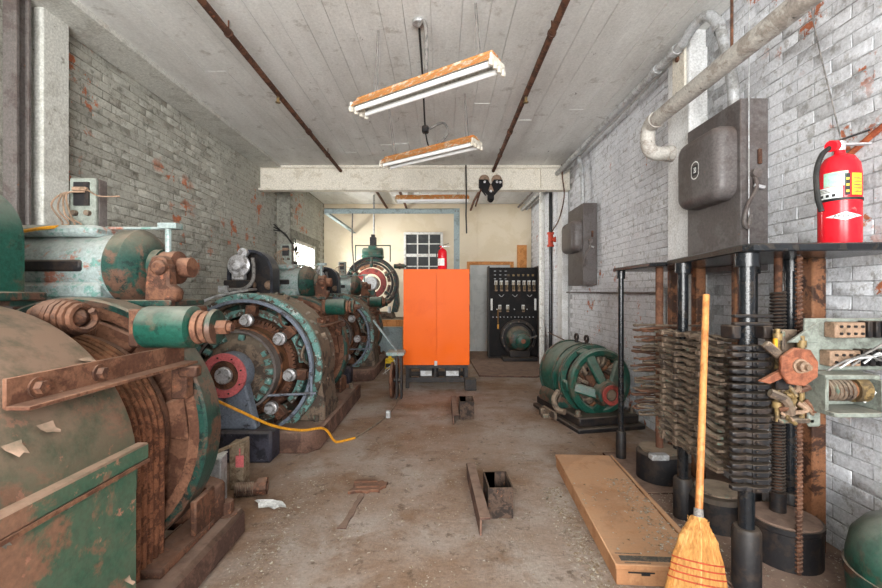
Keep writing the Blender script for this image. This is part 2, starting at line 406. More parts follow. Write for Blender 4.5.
# back wall: boards, window, door
wb = struct('wall_back', MB().box(XL - .3, XR + .3, YB, YB + .3, 0, ZC + .02), M['backwall'])
xs = [XS, -1.55, -.35, .85, XR]
for a, b in zip(xs, xs[1:]): MB().box(a + .003, b - .003, YB - .014, YB, 0, ZC - .01).build('panel', M['backwall'], wb)
w2 = tag(empty('window_2', (-.86, YB - .014, 1.72)), kind='structure')
FW, FH = .90, 1.06
MB().box(0, FW, -.05, 0, 0, .05).box(0, FW, -.05, 0, FH - .05, FH).box(0, .05, -.05, 0, .05, FH - .05).box(FW - .05, FW, -.05, 0, .05, FH - .05).build('window_frame', M['white'], w2, .004)
MB().box(.05, FW - .05, -.045, 0, FH/2 - .04, FH/2 + .03).build('meeting_rail', M['white'], w2, .003)
for k in (1, 2): MB().box(.05 + .8*k/3 - .015, .05 + .8*k/3 + .015, -.035, 0, .05, FH - .05).build('mullion', M['white'], w2)
for z in (.27, .79): MB().box(.05, FW - .05, -.034, 0, z - .012, z + .012).build('transom', M['white'], w2)
zz = [.05, .27, .5, .79, 1.01]
for k in range(3):
    for j in range(4):
        MB().box(.055 + .8*k/3, .045 + .8*(k+1)/3, -.018, 0, zz[j] + .005, zz[j+1] - .005).build('pane', M['darkpane'], w2)
d1 = tag(empty('door_1', (.60, YB - .014, 0)), kind='structure')
MB().box(.07, 1.0, -.045, 0, .005, 2.02).build('door_leaf', M['doorgrey'], d1, .003)
for (a, b, c, d) in ((.17, .49, 1.45, 1.9), (.58, .90, 1.45, 1.9), (.17, .49, .72, 1.35), (.58, .9, .72, 1.35), (.17, .49, .14, .62), (.58, .9, .14, .62)):
    MB().box(a, b, -.052, -.044, c, d).build('door_panel', M['doorgrey'], d1, .004)
MB().box(0, .068, -.06, 0, 0, 2.09).box(1.002, 1.08, -.06, 0, 0, 2.09).box(0, 1.08, -.062, 0, 2.025, 2.10).build('door_frame', M['wood'], d1, .003)
MB().cyl((.94, -.045, .98), (.94, -.09, .98), .012).lathe([(0, 0), (.025, .005), (.03, .02), (.02, .04), (0, .045)], (.94, -.09, .98), (0, -1, 0), 12).build('door_knob', M['silver'], d1)
# the wall behind the camera, its two tall windows added for the fill light
wf = struct('wall_front', MB().box(XL - .3, -2.35, YF - .3, YF, 0, ZC).box(-.45, -.15, YF - .3, YF, .7, 3.1).box(1.8, XR + .3, YF - .3, YF, 0, ZC).box(-2.35, 1.8, YF - .3, YF, 0, .7).box(-2.35, 1.8, YF - .3, YF, 3.1, ZC), M['pierwhite'])
for n, (a, b) in ((3, (-2.35, -.45)), (4, (-.15, 1.8))):
    wq = tag(empty('window_%d' % n, (a, YF - .15, .7)), kind='structure'); W_ = b - a
    MB().box(0, .05, -.04, .04, 0, 2.4).box(W_ - .05, W_, -.04, .04, 0, 2.4).box(.05, W_ - .05, -.04, .04, 0, .05).box(.05, W_ - .05, -.04, .04, 2.35, 2.4).build('window_frame', M['white'], wq)
    for k in (1, 2, 3): MB().box(.05, W_ - .05, -.02, .02, .6*k - .015, .6*k + .015).build('transom', M['white'], wq)
    MB().box(W_/2 - .015, W_/2 + .015, -.019, .019, .05, 2.35).build('mullion', M['white'], wq)

# ------------------------------------------------------------ hoist machines
def bolt(mb, p, ax, r=.016, h=.02):
    p = Vector(p); ax = Vector(ax).normalized(); mb.hexn(p, p + ax*h, r); mb.cyl(p - ax*.004, p + ax*.004, r*1.5)
    return mb
def arc_xz(r, cz, a0, a1, n, y, cx=0):
    return [(cx + r*math.cos(a0 + (a1-a0)*i/n), y, cz + r*math.sin(a0 + (a1-a0)*i/n)) for i in range(n + 1)]
AZ = .70
def hoist_machine(label, loc, covered=False):
    t = empty('hoist_machine', loc, 0, label, 'hoist machine', 'hoist machines along the left wall')
    # base
    if covered:
        MB().box(.38, .63, -1.9, .33, 0, .15).build('base_beam', M['rustbase'], t, .02)
        MB().box(-.63, -.38, -1.9, .33, 0, .15).build('base_beam', M['rustbase'], t, .02)
    else:
        b = MB().prism([(-.69, -1.48), (.60, -1.48), (.69, -1.36), (.69, .48), (-.69, .48)], 0, .19).build('base', M['rustbase'], t, .018)
        MB().prism([(-.30, -1.68), (.38, -1.68), (.38, -1.485), (-.30, -1.485)], 0, .255).build('front_plinth', M['darkplinth'], t, .02)
        for x, y in ((.6, -1.2), (.6, -.5), (.62, .2)):
            bm_ = bolt(MB(), (x, y, .19), (0, 0, 1), .026, .06).build('bolt', M['browndust'], b)
    # front pedestal and bearing
    y0 = -1.56 if not covered else -2.05
    if not covered:
        MB().prism([(-.21, .255), (.24, .255), (.15, .62), (.13, .75), (-.10, .75), (-.13, .62)], -.03, .075, (0, y0, 0), (1, 0, 0), (0, 0, 1)).build('pedestal', M['blueiron'], t, .012)
        MB().lathe([(.0, -.10), (.16, -.10), (.175, -.08), (.175, .05), (0, .05)], (0, y0, AZ), n=32).build('bearing_housing', M['blueiron'], t)
        rg = MB().ring((0, y0, AZ), (0, 1, 0), .118, .178, -.125, -.10, 32).build('bearing_ring', M['pinkring'], t, .003)
        bb = MB()
        for k in range(8): bb.cyl((.148*math.cos(k*PI/4 + .3), y0 - .126, AZ + .148*math.sin(k*PI/4 + .3)), (.148*math.cos(k*PI/4 + .3), y0 - .134, AZ + .148*math.sin(k*PI/4 + .3)), .007, n=6)
        bb.build('ring_bolts', M['blackiron'], rg)
        MB().lathe([(0, -.106), (.115, -.106), (.115, -.1), (.0, -.1)], (0, y0, AZ), n=24).build('bearing_face', M['rust'], t)
        MB().lathe([(0, -.135), (.06, -.135), (.068, -.128), (.068, -.10)], (0, y0 - .004, AZ), n=24).build('shaft_end', M['silver'], t)
        for s in (-1, 1): bolt(MB(), (s*.17, y0 + .0, .30), (0, 0, 1), .022, .05).build('bolt', M['blueiron'], t)
    MB().cyl((0, y0 + .1, AZ), (0, .3, AZ), .075, n=20).build('shaft', M['rust'], t)
    if not covered:
        # commutator, brush ring, rail ring
        MB().lathe([(.10, -1.47), (.235, -1.47), (.30, -1.43), (.33, -1.40), (.33, -1.36), (.24, -1.34)], (0, 0, AZ), n=40).build('end_ring', M['browndust'], t)
        g = MB()
        g.ring((0, 0, AZ), (0, 1, 0), .325, .345, -1.49, -1.36, 48).build('commutator_rim', M['steelgrey'], t)
        for k in range(22):
            a = 2*PI*k/22
            if random.random() < .88:
                c, s_ = math.cos(a), math.sin(a); q = Matrix.Translation((0, 0, AZ)) @ Matrix.Rotation(-a, 4, 'Y')
                MB().box(.245 + random.uniform(0, .02), .315, -1.49, -1.44, -.03, random.uniform(.015, .03), q).build('lug', M['teal'], t, .006)
        MB().lathe([(.30, -1.38), (.36, -1.38), (.365, -1.22), (.30, -1.22)], (0, 0, AZ), n=56, close=True).build('commutator', M['copper'], t)
        cb = MB()
        for k in range(72):
            q = Matrix.Translation((0, 0, AZ)) @ Matrix.Rotation(-2*PI*k/72, 4, 'Y'); cb.box(.40, .43, -1.26, -1.12, -.012, .012, q)
        tag(cb.build('riser', M['rust'], t), kind='stuff')
        MB().lathe([(.36, -1.235), (.405, -1.235), (.44, -1.12), (.36, -1.12)], (0, 0, AZ), n=48, close=True).build('armature_end', M['rust'], t)
        for k in range(8):
            a0 = 2*PI*k/8 + .07
            MB().ring((0, 0, AZ), (0, 1, 0), .455, .515, -1.24, -1.17, 8, a0, a0 + 2*PI/8 - .14).build('yoke_segment', M['teal'], t, .004)
        MB().ring((0, 0, AZ), (0, 1, 0), .575, .605, -1.34, -1.28, 64).build('rail_ring', M['blueiron'], t, .004)
        for k in range(8):
            a = PI/2 - .12 - k*PI/4; c, s_ = math.cos(a), math.sin(a)
            q = Matrix.Translation((0, 0, AZ)) @ Matrix.Rotation(-a, 4, 'Y')
            h = MB().box(.40, .60, -1.30, -1.25, -.025, .025, q).box(.46, .55, -1.34, -1.26, -.045, .045, q).build('brush_arm', M['rust'], t, .006)
            p = Vector((c*.425, -1.38, AZ + s_*.425))
            kb = MB().lathe([(0, -.07), (.036, -.07), (.042, -.045), (.03, -.035), (.055, -.02), (.058, .02), (.04, .05), (0, .05)], p, (0, 1, .0), 12)
            kb.box(.40, .47, -1.42, -1.36, -.018, .018, q)
            kb.build('brush_holder', M['silver'], h)
        # stator frame
        MB().ring((0, 0, AZ), (0, 1, 0), .565, .65, -1.21, -.70, 64).build('stator_frame', M['browndust'], t, .012)
        MB().ring((0, 0, AZ), (0, 1, 0), .60, .66, -1.245, -1.19, 64).build('stator_rim', M['teal'], t, .008)
        for k in range(8):
            q = Matrix.Translation((0, 0, AZ)) @ Matrix.Rotation(-(k + .5)*PI/4, 4, 'Y')
            MB().box(.455, .58, -1.12, -.76, -.09, .09, q).build('field_coil', M['green'], t, .012)
            bolt(MB(), q @ V(.64, -1.0, 0), (q.to_3x3() @ V(1, 0, 0)), .03, .05).build('bolt', M['browndust'], t)
        MB().lathe([(.2, -1.12), (.44, -1.12), (.44, -.74), (.2, -.74)], (0, 0, AZ), n=40, close=True).build('armature', M['rust'], t)
        for s in (-1, 1):
            MB().prism([(.38*s, .19), (.67*s, .19), (.67*s, .30), (.63*s, .62), (.52*s, .45)], -.46, .0, (0, -1.18, 0), (1, 0, 0), (0, 0, 1)).build('foot', M['browndust'], t, .012)
        # jagged old paint hanging on the stator rim
        fk = MB()
        for k in range(46):
            a = random.uniform(-.9, 2.6); y = random.uniform(-1.22, -.75); r_ = .652
            c, s_ = math.cos(a), math.sin(a); p = V(c*r_, y, AZ + s_*r_); tg = V(-s_, 0, c); nn = V(c, 0, s_); sz = random.uniform(.015, .045)
            fk.add([p, p + tg*sz + nn*.006, p + V(0, sz, 0) + nn*.016, p + tg*sz*.6 + V(0, sz*1.1, 0) + nn*random.uniform(0, .02)], [(0, 1, 3, 2)])
        tag(fk.build('peeling_paint', M['flake'], t), kind='stuff')
        for k in range(16):     # loose field leads
            a = random.uniform(-2.6, 3.1); r1 = random.uniform(.50, .57); c, s_ = math.cos(a), math.sin(a); a2 = a + random.uniform(.25, .6)
            MB().tube(spl([(c*r1, -1.24, AZ + s_*r1), (math.cos((a+a2)/2)*(r1 - .05), -1.31, AZ + math.sin((a+a2)/2)*(r1 - .05)), (math.cos(a2)*r1, -1.24, AZ + math.sin(a2)*r1)], 5), random.uniform(.007, .013), 6).build('lead', M[random.choice(['blackiron', 'browndust', 'rust'])], t)
        # handle rod
        MB().cyl((.28, -1.50, .50), (.66, -1.42, .50), .011, n=8).cyl((.62, -1.42, .47), (.62, -1.42, .67), .012, n=8).build('shift_rod', M['blueiron'], t)
        MB().tube(spl([(-.62, -1.3, .9), (-.55, -1.32, 1.12), (-.35, -1.28, 1.30), (-.2, -.9, 1.38), (-.25, -.5, 1.40)], 6), .013).build('conduit', M['galv'], t)
    else:
        # closed casing: upper shell, split flange, lower shell
        MB().lathe([(.05, -1.95), (.52, -1.95), (.61, -1.86), (.615, -.52), (.60, -.50), (.49, -.495), (.49, -.52), (.05, -.52)], (0, 0, AZ), n=64).build('casing', M['casing'], t)
        for s in (-1, 1):
            f_ = MB().box(s*.60, s*.645, -1.9, -.50, AZ + .04, AZ + .10).build('split_flange', M['casing'], t, .006)
            MB().prism([(s*.50, .16), (s*.635, .16), (s*.635, AZ + .027), (s*.58, AZ + .027)], -1.35, 0, (0, -1.9, 0), (1, 0, 0), (0, 0, 1)).build('lower_shell', M['casing'], t, .006)
            MB().box(s*.61, s*.648, -1.9, -.50, AZ + .028, AZ + .04).build('rust_seam', M['rustlight'], t)
        for k in range(13):      # curled flakes of paint
            a = random.choice([random.uniform(-.55, .1), random.uniform(.1, 1.3)]); y = random.uniform(-1.3, -.53)
            sh = .64 if a < .0 else .616
            c, s_ = math.cos(a), math.sin(a); r_ = .637/max(c, .2) if a < -.0 and abs(.637*math.tan(a)) < .5 else .617
            p = V(c*r_, y, AZ + s_*r_); nn = V(1, 0, 0) if a < 0 else V(c, 0, s_); tg = V(0, 0, 1) if a < 0 else V(-s_, 0, c); sz = random.uniform(.02, .045)
            fk = MB(); g = []
            for i in range(4):
                for j in range(3):
                    u, v = i/3, j/2; lift = (u*u)*.026*random.uniform(.6, 1.2)
                    g.append(p - tg*sz*u*random.uniform(.8, 1.1) + V(0, sz*(v - .5)*(1.3 - .7*u), 0) + nn*(lift + .001))
            for i in range(3):
                for j in range(2): fk.f.append((i*3+j, i*3+j+1, i*3+j+4, i*3+j+3))
            fk.v = [tuple(q) for q in g]; o = fk.build('paint_flake', M['flake' if k % 3 == 0 else 'casing'], t)
    # sheave and wire ropes
    MB().lathe([(.05, -.48), (.47, -.48), (.47, -.445), (.445, -.44), (.445, -.135), (.47, -.13), (.47, -.10), (.05, -.10)], (0, 0, AZ), n=56).build('sheave', M['rust'], t)
    for k in range(8):
        y = -.425 + .0385*k; pth = []
        for i in range(33):
            a = PI - PI*i/32; pth.append((.462*math.cos(a), y, AZ + .462*math.sin(a)))
        pth = [(-.462, y, .02)] + pth + [(.462, y, .35), (.455, y, .02)]
        MB().tube(pth, .0165, 8).build('wire_rope', M['rope'], t)
    # brake wheel
    wq = MB().lathe([(.60, -.09), (.625, -.09), (.635, -.08), (.635, .04), (.625, .05), (.60, .05)], (0, 0, AZ), n=72, close=True).build('brake_wheel', M['green'], t)
    MB().lathe([(.08, -.03), (.605, -.03), (.605, .03), (.08, .03)], (0, 0, AZ), n=56, close=True).build('web', M['rustlight'], wq)
    MB().ring((0, 0, AZ), (0, 1, 0), .55, .602, -.085, -.028, 56).build('rim_lip', M['rustlight'], wq)
    for k in range(6):
        q = Matrix.Translation((0, 0, AZ)) @ Matrix.Rotation(-(k*PI/3 + .12), 4, 'Y')
        MB().prism([(.16, -.13), (.16, .13), (.40, .075), (.53, .11), (.53, -.11), (.40, -.075)], -.0, .05, q @ V(0, -.03, 0), q.to_3x3() @ V(1, 0, 0), q.to_3x3() @ V(0, 0, 1)).build('spoke', M['rustlight'], wq, .01)
    MB().lathe([(.07, -.1), (.17, -.1), (.19, -.07), (.19, .1), (.07, .1)], (0, 0, AZ), n=32, close=True).build('hub', M['rust'], wq)
    # rope guard of angle iron
    g = MB(); za, xa = 1.075, .53
    g.bar((xa, -.92, za), (xa, -.1, za), .012, .085).bar((xa + .035, -.92, za - .04), (xa + .035, -.1, za - .04), .07, .012)
    gg = g.build('rope_guard', M['rustlight'], t, .002)
    for y in (-.83, -.6): bolt(MB(), (xa + .008, y, za + .0), (1, 0, 0), .02, .025).build('bolt', M['rust'], gg)
    MB().box(xa - .02, xa + .05, -.16, -.10, za - .20, za - .05).box(xa + .02, xa + .10, -.17, -.12, za - .1, za - .05).build('guard_bracket', M['rust'], gg, .006)
    # rear pedestal
    MB().prism([(-.5, .15), (.56, .15), (.56, .34), (.50, .36), (.30, .40), (.14, .70), (-.14, .70), (-.3, .4), (-.5, .36)], -.24, -.13, (0, 0, 0), (1, 0, 0), (0, 0, 1)).build('rear_pedestal', M['rust'], t, .012)
    ft = MB().box(.42, .56, -.30, .13, .151, .19).box(.42, .45, -.3, -.1, .19, .42).box(.53, .56, -.05, .13, .19, .36).build('pedestal_foot', M['rust'], t, .008)
    bolt(MB(), (.56, .25, .151), (0, 0, 1), .036, .07).build('bolt', M['rust'], t)
    # brake arms, coils and spring drum above the wheel
    before = set(t.children_recursive)
    MB().box(-.62, .34, .02, .34, 1.375, 1.41).build('brake_shelf', M['green'], t, .006)
    for x in (-.55, .24):
        MB().prism([(x - .05, .16), (x + .05, .16), (x + .04, 1.374), (x - .04, 1.374)], -.22, -.13, (0, .0, 0), (1, 0, 0), (0, 0, 1)).build('brake_arm', M['rust'], t, .008)
    br = MB().lathe([(0, -.64), (.165, -.64), (.18, -.62), (.18, .0), (0, .0)], (0, .18, 1.585), (1, 0, 0), 36).build('brake_coil', M['greygreen'], t)
    MB().box(-.60, -.02, .0, .36, 1.41, 1.50).box(-.58, -.06, .03, .33, 1.74, 1.80).build('coil_housing', M['greygreen'], br, .02)
    MB().box(-.56, -.10, -.012, .02, 1.555, 1.615).build('coil_slot', M['blackiron'], br, .01)
    MB().lathe([(0, .0), (.185, .0), (.205, .02), (.205, .10), (.15, .16), (.10, .17), (.10, .21), (0, .21)], (0, .18, 1.585), (1, 0, 0), 36).build('coil_bell', M['green'], t)
    MB().lathe([(0, .2), (.085, .2), (.09, .215), (.09, .29), (.055, .30), (.055, .36), (0, .36)], (0, .18, 1.585), (1, 0, 0), 24).build('brake_plunger', M['rustlight'], t)
    MB().prism([(.20, 1.40), (.36, 1.40), (.37, 1.46), (.33, 1.49), (.325, 1.56), (.31, 1.62), (.27, 1.645), (.235, 1.63), (.215, 1.58), (.20, 1.48)], -.10, -.02, (0, 0, 0), (1, 0, 0), (0, 0, 1)).cyl((.285, .10, 1.575), (.285, -.01, 1.575), .038, n=14).build('plunger_bracket', M['rust'], t, .012)
    MB().cyl((-.1, .16, 1.80), (.25, .16, 1.80), .008, n=8).cyl((.24, .16, 1.80), (.24, .16, 1.60), .016, n=8).box(.2, .3, .13, .19, 1.795, 1.825).build('release_lever', M['greygreen'], t)
    tb = MB().box(-.25, -.11, .10, .125, 1.80, 2.06).build('terminal_plate', M['panelgrey'], t, .006)
    MB().box(-.25, -.24, .125, .185, 1.80, 2.06).box(-.12, -.11, .125, .185, 1.80, 2.06).box(-.24, -.12, .125, .185, 2.045, 2.06).build('terminal_hood', M['steelgrey'], tb, .006)
    MB().box(-.22, -.14, .09, .10, 1.91, 2.035).build('terminal_recess', M['blackiron'], tb)
    for x in (-.215, -.145): MB().cyl((x, .10, 1.87), (x, .08, 1.87), .015, n=10).build('terminal_screw', M['browndust'], tb)
    MB().box(-.215, -.14, .07, .095, 1.985, 2.005).build('terminal_bar', M['terminal'], tb, .004)
    for k in range(4):
        x = -.21 + .02*k
        MB().tube(spl([(x, .08, 1.98), (x - .04 - .01*k, .05, 1.96), (-.30 + .035*k, .05, 1.90 - .02*k), (-.26 + .03*k, .07, 1.80), (-.4, .05, 1.78)], 5), .0045, 6).build('wire', M['terminal'], tb)
    MB().tube(spl([(-.14, .085, 1.99), (-.05, .05, 1.95), (.02, .1, 1.96)], 5), .004, 5).build('wire', M['terminal'], tb)
    if covered: MB().tube(spl([(-.66, -.05, 1.76), (-.5, .02, 1.755), (-.3, .0, 1.775), (-.25, .09, 1.80)], 6), .009, 6).build('wire', M['cordyellow'], tb)
    for o in t.children_recursive:
        if o not in before: o.data.transform(Matrix.Translation((0, .09, -.09)))
    sd = MB().lathe([(0, .25), (.088, .25), (.093, .26), (.093, .46), (.07, .47), (.055, .47)], (.18, -.2, 1.204), (1, 0, 0), 32).build('spring_drum', M['green_clean'], t)
    for k, (r_, h_) in enumerate(((.07, .475), (.065, .505), (.075, .54))): MB().lathe([(0, 0), (r_, 0), (r_ + .006, .008), (r_, .024), (0, .024)], (h_ + .18, -.2, 1.204), (1, 0, 0), 28).build('spring_coil', M['rustlight' if k < 2 else 'green'], sd)
    MB().cyl((.40, -.2, 1.204), (.81, -.2, 1.204), .02, n=10).hexn((.745, -.2, 1.204), (.79, -.2, 1.204), .034).build('tie_rod', M['rust'], sd)
    MB().box(.38, .43, -.25, .3, 1.235, 1.285).box(.38, .43, -.25, -.15, 1.12, 1.235).build('drum_bracket', M['rust'], t, .008)
    # arched cover with a rotary switch in front
    n = 18; x0 = -.36; rr = .25; out = [(x0 + rr, 1.36)] + [(x0 + rr*math.cos(PI*i/n), 1.585 + rr*math.sin(PI*i/n)) for i in range(n + 1)] + [(x0 - rr, 1.36)]
    inn = [(x0 + (rr-.03), 1.36)] + [(x0 + (rr-.03)*math.cos(PI*i/n), 1.585 + (rr-.03)*math.sin(PI*i/n)) for i in range(n + 1)] + [(x0 - (rr-.03), 1.36)]
    cmat = M['green_clean'] if covered else M['rubber_cover']
    cv = MB().prism(out + inn[::-1], .2, .4, (0, 0, 0), (1, 0, 0), (0, 0, 1)).build('arched_cover', cmat, t)
    MB().prism(inn, .22, .25, (0, 0, 0), (1, 0, 0), (0, 0, 1)).build('cover_plate', M['blackiron'], cv)
    MB().box(x0 - .28, x0 + .28, -.46, -.12, 1.32, 1.36).build('cover_shelf', M['green'], t, .006)
    for s in (-.1, .1): MB().lathe([(0, 0), (.05, 0), (.05, .04), (.03, .06), (0, .06)], (x0 + .06 + s, -.25, 1.45), (0, -1, 0), 16).build('insulator', M['terminal'], cv)
    if not covered:
        sw = MB().lathe([(0, 0), (.11, 0), (.12, .02), (.12, .05), (.08, .07), (.05, .11), (0, .115)], (x0 - .1, -.40, 1.66), (0, -1, 0), 20).build('rotary_switch', M['silver'], t)
        MB().box(x0 - .17, x0 - .03, -.47, -.40, 1.50, 1.63).build('switch_block', M['silver'], sw, .01)
        MB().lathe([(0, -.03), (.05, -.03), (.05, .03), (0, .03)], (x0 - .06, -.42, 1.80), (0, 1, 0), 14).build('switch_knob', M['silver'], sw)
        MB().box(x0 - .26, x0 + .02, -.46, -.36, 1.36, 1.50).build('switch_base', M['blackiron'], sw, .008)
        MB().tube(spl([(x0 + .04, -.42, 1.74), (x0 + .07, -.46, 1.6), (x0 + .05, -.46, 1.48), (x0 - .05, -.47, 1.40), (x0 - .24, -.47, 1.40)], 6), .02, 8).build('cable', M['wire'], sw)
        MB().box(x0 - .30, x0 - .20, -.50, -.42, 1.36, 1.44).build('cable_clip', M['galv'], sw, .006)
    return t
M['rubber_cover'] = worn('black_cover', '30323a', '23242a', .4, 6, '9aa0ac', .25, .3)
m1 = hoist_machine('closed green and rust hoist motor with wire ropes beside the plastered pier', (-1.73, 2.1, 0), True)
m2 = hoist_machine('open-frame hoist machine with a pink bearing ring and yellow cord', (-1.73, 5.1, 0), False)
m3 = copy_tree(m2); m3.location = (-1.73, 8.1, 0)
m3['label'] = 'dusty open-frame hoist machine standing between the window and the wooden bench'
# coil of thick ridged hose on top of the near machine's ropes
cp = []
for i in range(120):
    a = 2*PI*i/13; cp.append((-1.68 + .0021*i, 1.80 + (.03 + .055*math.sin(PI*(i + 6)/132)**.5)*math.cos(a) - .0006*i, 1.25 + (.02 + .05*math.sin(PI*(i + 6)/132)**.5)*math.sin(a)))
core = MB().lathe([(0, .0), (.03, .02), (.055, .08), (.055, .18), (.03, .23), (0, .25)], (-1.68, 1.775, 1.255), (1, -.15, 0), 20)
core.tube(cp, .0135, 6)
core.build('rope_coil', M['rust'], m1).matrix_parent_inverse = Matrix.Translation((1.73, -2.1, 0))
# ------------------------------------------------------------ bench and the machine on it
bn = empty('workbench', (-1.35, 9.15, 0), 0, 'pine-edged wooden bench carrying the red-ringed machine', 'bench')
MB().box(-.68, .67, -.52, .55, .80, .835).build('bench_top', M['woodgrey'], bn, .004)
MB().box(-.67, .66, -.55, -.521, .70, .832).build('front_rail', M['wood'], bn, .003)
for x in (-.66, .58):
    for y in (-.51, .46): MB().box(x, x + .09, y, y + .09, 0, .80).build('leg', M['wood'], bn, .003)
MB().box(-.56, .57, -.46, -.44, .04, .68).build('front_panel', M['gantry'], bn)
g4 = empty('generator', (-1.45, 9.05, .836), 0, 'green machine with a red inner ring on the wooden bench', 'generator')
Z4 = .735
MB().prism([(-.42, 0), (.46, 0), (.42, .13), (-.38, .13)], -.42, .18, (0, 0, 0), (1, 0, 0), (0, 0, 1)).build('base', M['browndust'], g4, .012)
MB().ring((0, 0, Z4), (0, 1, 0), .47, .54, -.05, .34, 56).build('stator_frame', M['green'], g4, .01)
MB().ring((0, 0, Z4), (0, 1, 0), .515, .555, -.10, -.045, 56).build('stator_rim', M['blackiron'], g4, .006)
MB().ring((0, 0, Z4), (0, 1, 0), .41, .455, -.06, .05, 48).build('yoke_ring', M['blackiron'], g4, .004)
for k in range(8):
    a0 = 2*PI*k/8; MB().ring((0, 0, Z4), (0, 1, 0), .34, .40, -.09, .0, 7, a0 + .08, a0 + .7).build('winding', M['copper'], g4, .006)
MB().ring((0, 0, Z4), (0, 1, 0), .20, .315, -.14, -.06, 48).build('inner_ring', M['red'], g4, .01, 'red painted ring')
MB().lathe([(0, -.28), (.13, -.28), (.15, -.26), (.15, .1), (0, .1)], (0, 0, Z4), n=28).build('bearing_housing', M['galv'], g4)
MB().prism([(-.2, .13), (.2, .13), (.08, .62), (-.08, .62)], .16, .26, (0, 0, 0), (1, 0, 0), (0, 0, 1)).build('pedestal', M['green'], g4, .01)
for k in range(6):
    q = Matrix.Translation((0, 0, Z4)) @ Matrix.Rotation(-(k*PI/3 + .5), 4, 'Y')
    MB().box(.33, .54, -.15, -.10, -.02, .02, q).box(.34, .40, -.19, -.1, -.03, .03, q).build('brush_arm', M['green'], g4, .005)
for s in (-1, 1): MB().prism([(.40*s, .13), (.52*s, .13), (.56*s, .30), (.53*s, .62), (.46*s, .4)], -.3, .0, (0, 0, 0), (1, 0, 0), (0, 0, 1)).build('foot', M['green'], g4, .008)
MB().box(-.22, .22, -.05, .28, 1.29, 1.33).lathe([(0, -.22), (.11, -.22), (.13, -.19), (.13, .19), (.11, .22), (0, .22)], (0, .1, 1.37), (1, 0, 0), 24).box(-.08, .08, -.02, .2, 1.45, 1.53).build('brake_coil', M['green_clean'], g4, .008)
MB().box(-.06, .07, .05, .16, 1.52, 1.72).box(-.035, .045, .07, .14, 1.71, 1.78).build('terminal_box', M['blackiron'], g4, .006)
MB().cyl((-.38, .1, 1.545), (.38, .1, 1.545), .012).cyl((-.37, .1, 1.545), (-.37, .1, 1.22), .012).cyl((.37, .1, 1.545), (.37, .1, 1.20), .012).build('brake_yoke', M['green'], g4)
MB().cyl((.46, .02, 1.10), (.68, .02, 1.10), .05).cyl((.62, .02, 1.10), (.72, .02, 1.10), .025).hexn((.56, .02, 1.1), (.60, .02, 1.1), .07).build('spring_drum', M['green'], g4)
MB().cyl((.40, -.3, .131), (.40, -.3, .26), .035).build('oil_cup', M['galv'], g4)

# ------------------------------------------------------------ orange cabinet and its stand
oc = empty('electrical_cabinet', (-.065, 6.1, 0), 0, 'bright orange two-door metal cabinet on a black iron stand', 'cabinet')
MB().box(-.465, .465, .03, .55, .34, 1.70).build('body', M['orange'], oc, .004)
def dented(x0, x1, z0, z1, y, seed):
    rnd = random.Random(seed); mb = MB(); n, m = 14, 20; g = []
    ds = [(rnd.uniform(x0, x1), rnd.uniform(z0, z1), rnd.uniform(.05, .14), rnd.uniform(-.006, .007)) for _ in range(7)]
    for j in range(m + 1):
        for i in range(n + 1):
            x = x0 + (x1-x0)*i/n; z = z0 + (z1-z0)*j/m; e = min(i, n-i, j, m-j)
            d = sum(q*math.exp(-((x-a)**2 + (z-b)**2)/r**2) for a, b, r, q in ds) if e else 0
            g.append((x, y + d, z))
    mb.v = list(g) + [(a, y + .022, c) for a, b, c in g]
    N = len(g); W = n + 1
    for j in range(m):
        for i in range(n):
            q = (j*W + i, j*W + i + 1, (j+1)*W + i + 1, (j+1)*W + i); mb.f.append(q); mb.f.append(tuple(N + k for k in reversed(q)))
    for i in range(n): mb.f += [(i, i+1, N+i+1, N+i), (m*W+i, N+m*W+i, N+m*W+i+1, m*W+i+1)]
    for j in range(m): mb.f += [(j*W, N+j*W, N+(j+1)*W, (j+1)*W), (j*W+n, (j+1)*W+n, N+(j+1)*W+n, N+j*W+n)]
    return mb
for (a, b, sd_) in ((-.468, -.002, 3), (.002, .468, 8)): dented(a, b, .343, 1.703, .0, sd_).build('door', M['orange'], oc)
MB().box(-.03, .012, -.006, .0, .335, .40).build('latch', M['galv'], oc)
for z in (.55, 1.1, 1.55):
    for s in (-1, 1): MB().box(s*.466 - .004, s*.466 + .01, .005, .03, z, z + .09).build('hinge', M['blackiron'], oc)
st = MB()
for x in (-.44, .40):
    for y in (.05, .48): st = MB().box(x, x + .05, y, y + .05, 0, .335).build('leg', M['blackiron'], oc, .003)
MB().box(-.44, .45, .04, .06, .09, .16).box(-.44, .45, .50, .53, .09, .16).box(-.44, .45, .03, .05, .29, .335).build('stand_rail', M['blackiron'], oc, .003)
MB().box(.40, .56, -.10, .05, 0, .16).build('stand_foot', M['blackiron'], oc, .006)
for x in (-.25, .12):
    q = MB().box(x, x + .22, .12, .42, .10, .29).build('transformer', M['blackiron'], oc, .008)
    MB().box(x + .02, x + .2, .10, .12, .17, .24).build('name_plate', M['galv'], q)
    for k in range(3): MB().cyl((x + .05 + .06*k, .12, .13), (x + .05 + .06*k, .07, .13), .016, n=8).build('terminal_stud', M['browndust'], q)
MB().cyl((-.02, .1, .1), (-.02, .1, .335), .05, n=16).build('stand_column', M['blackiron'], oc)

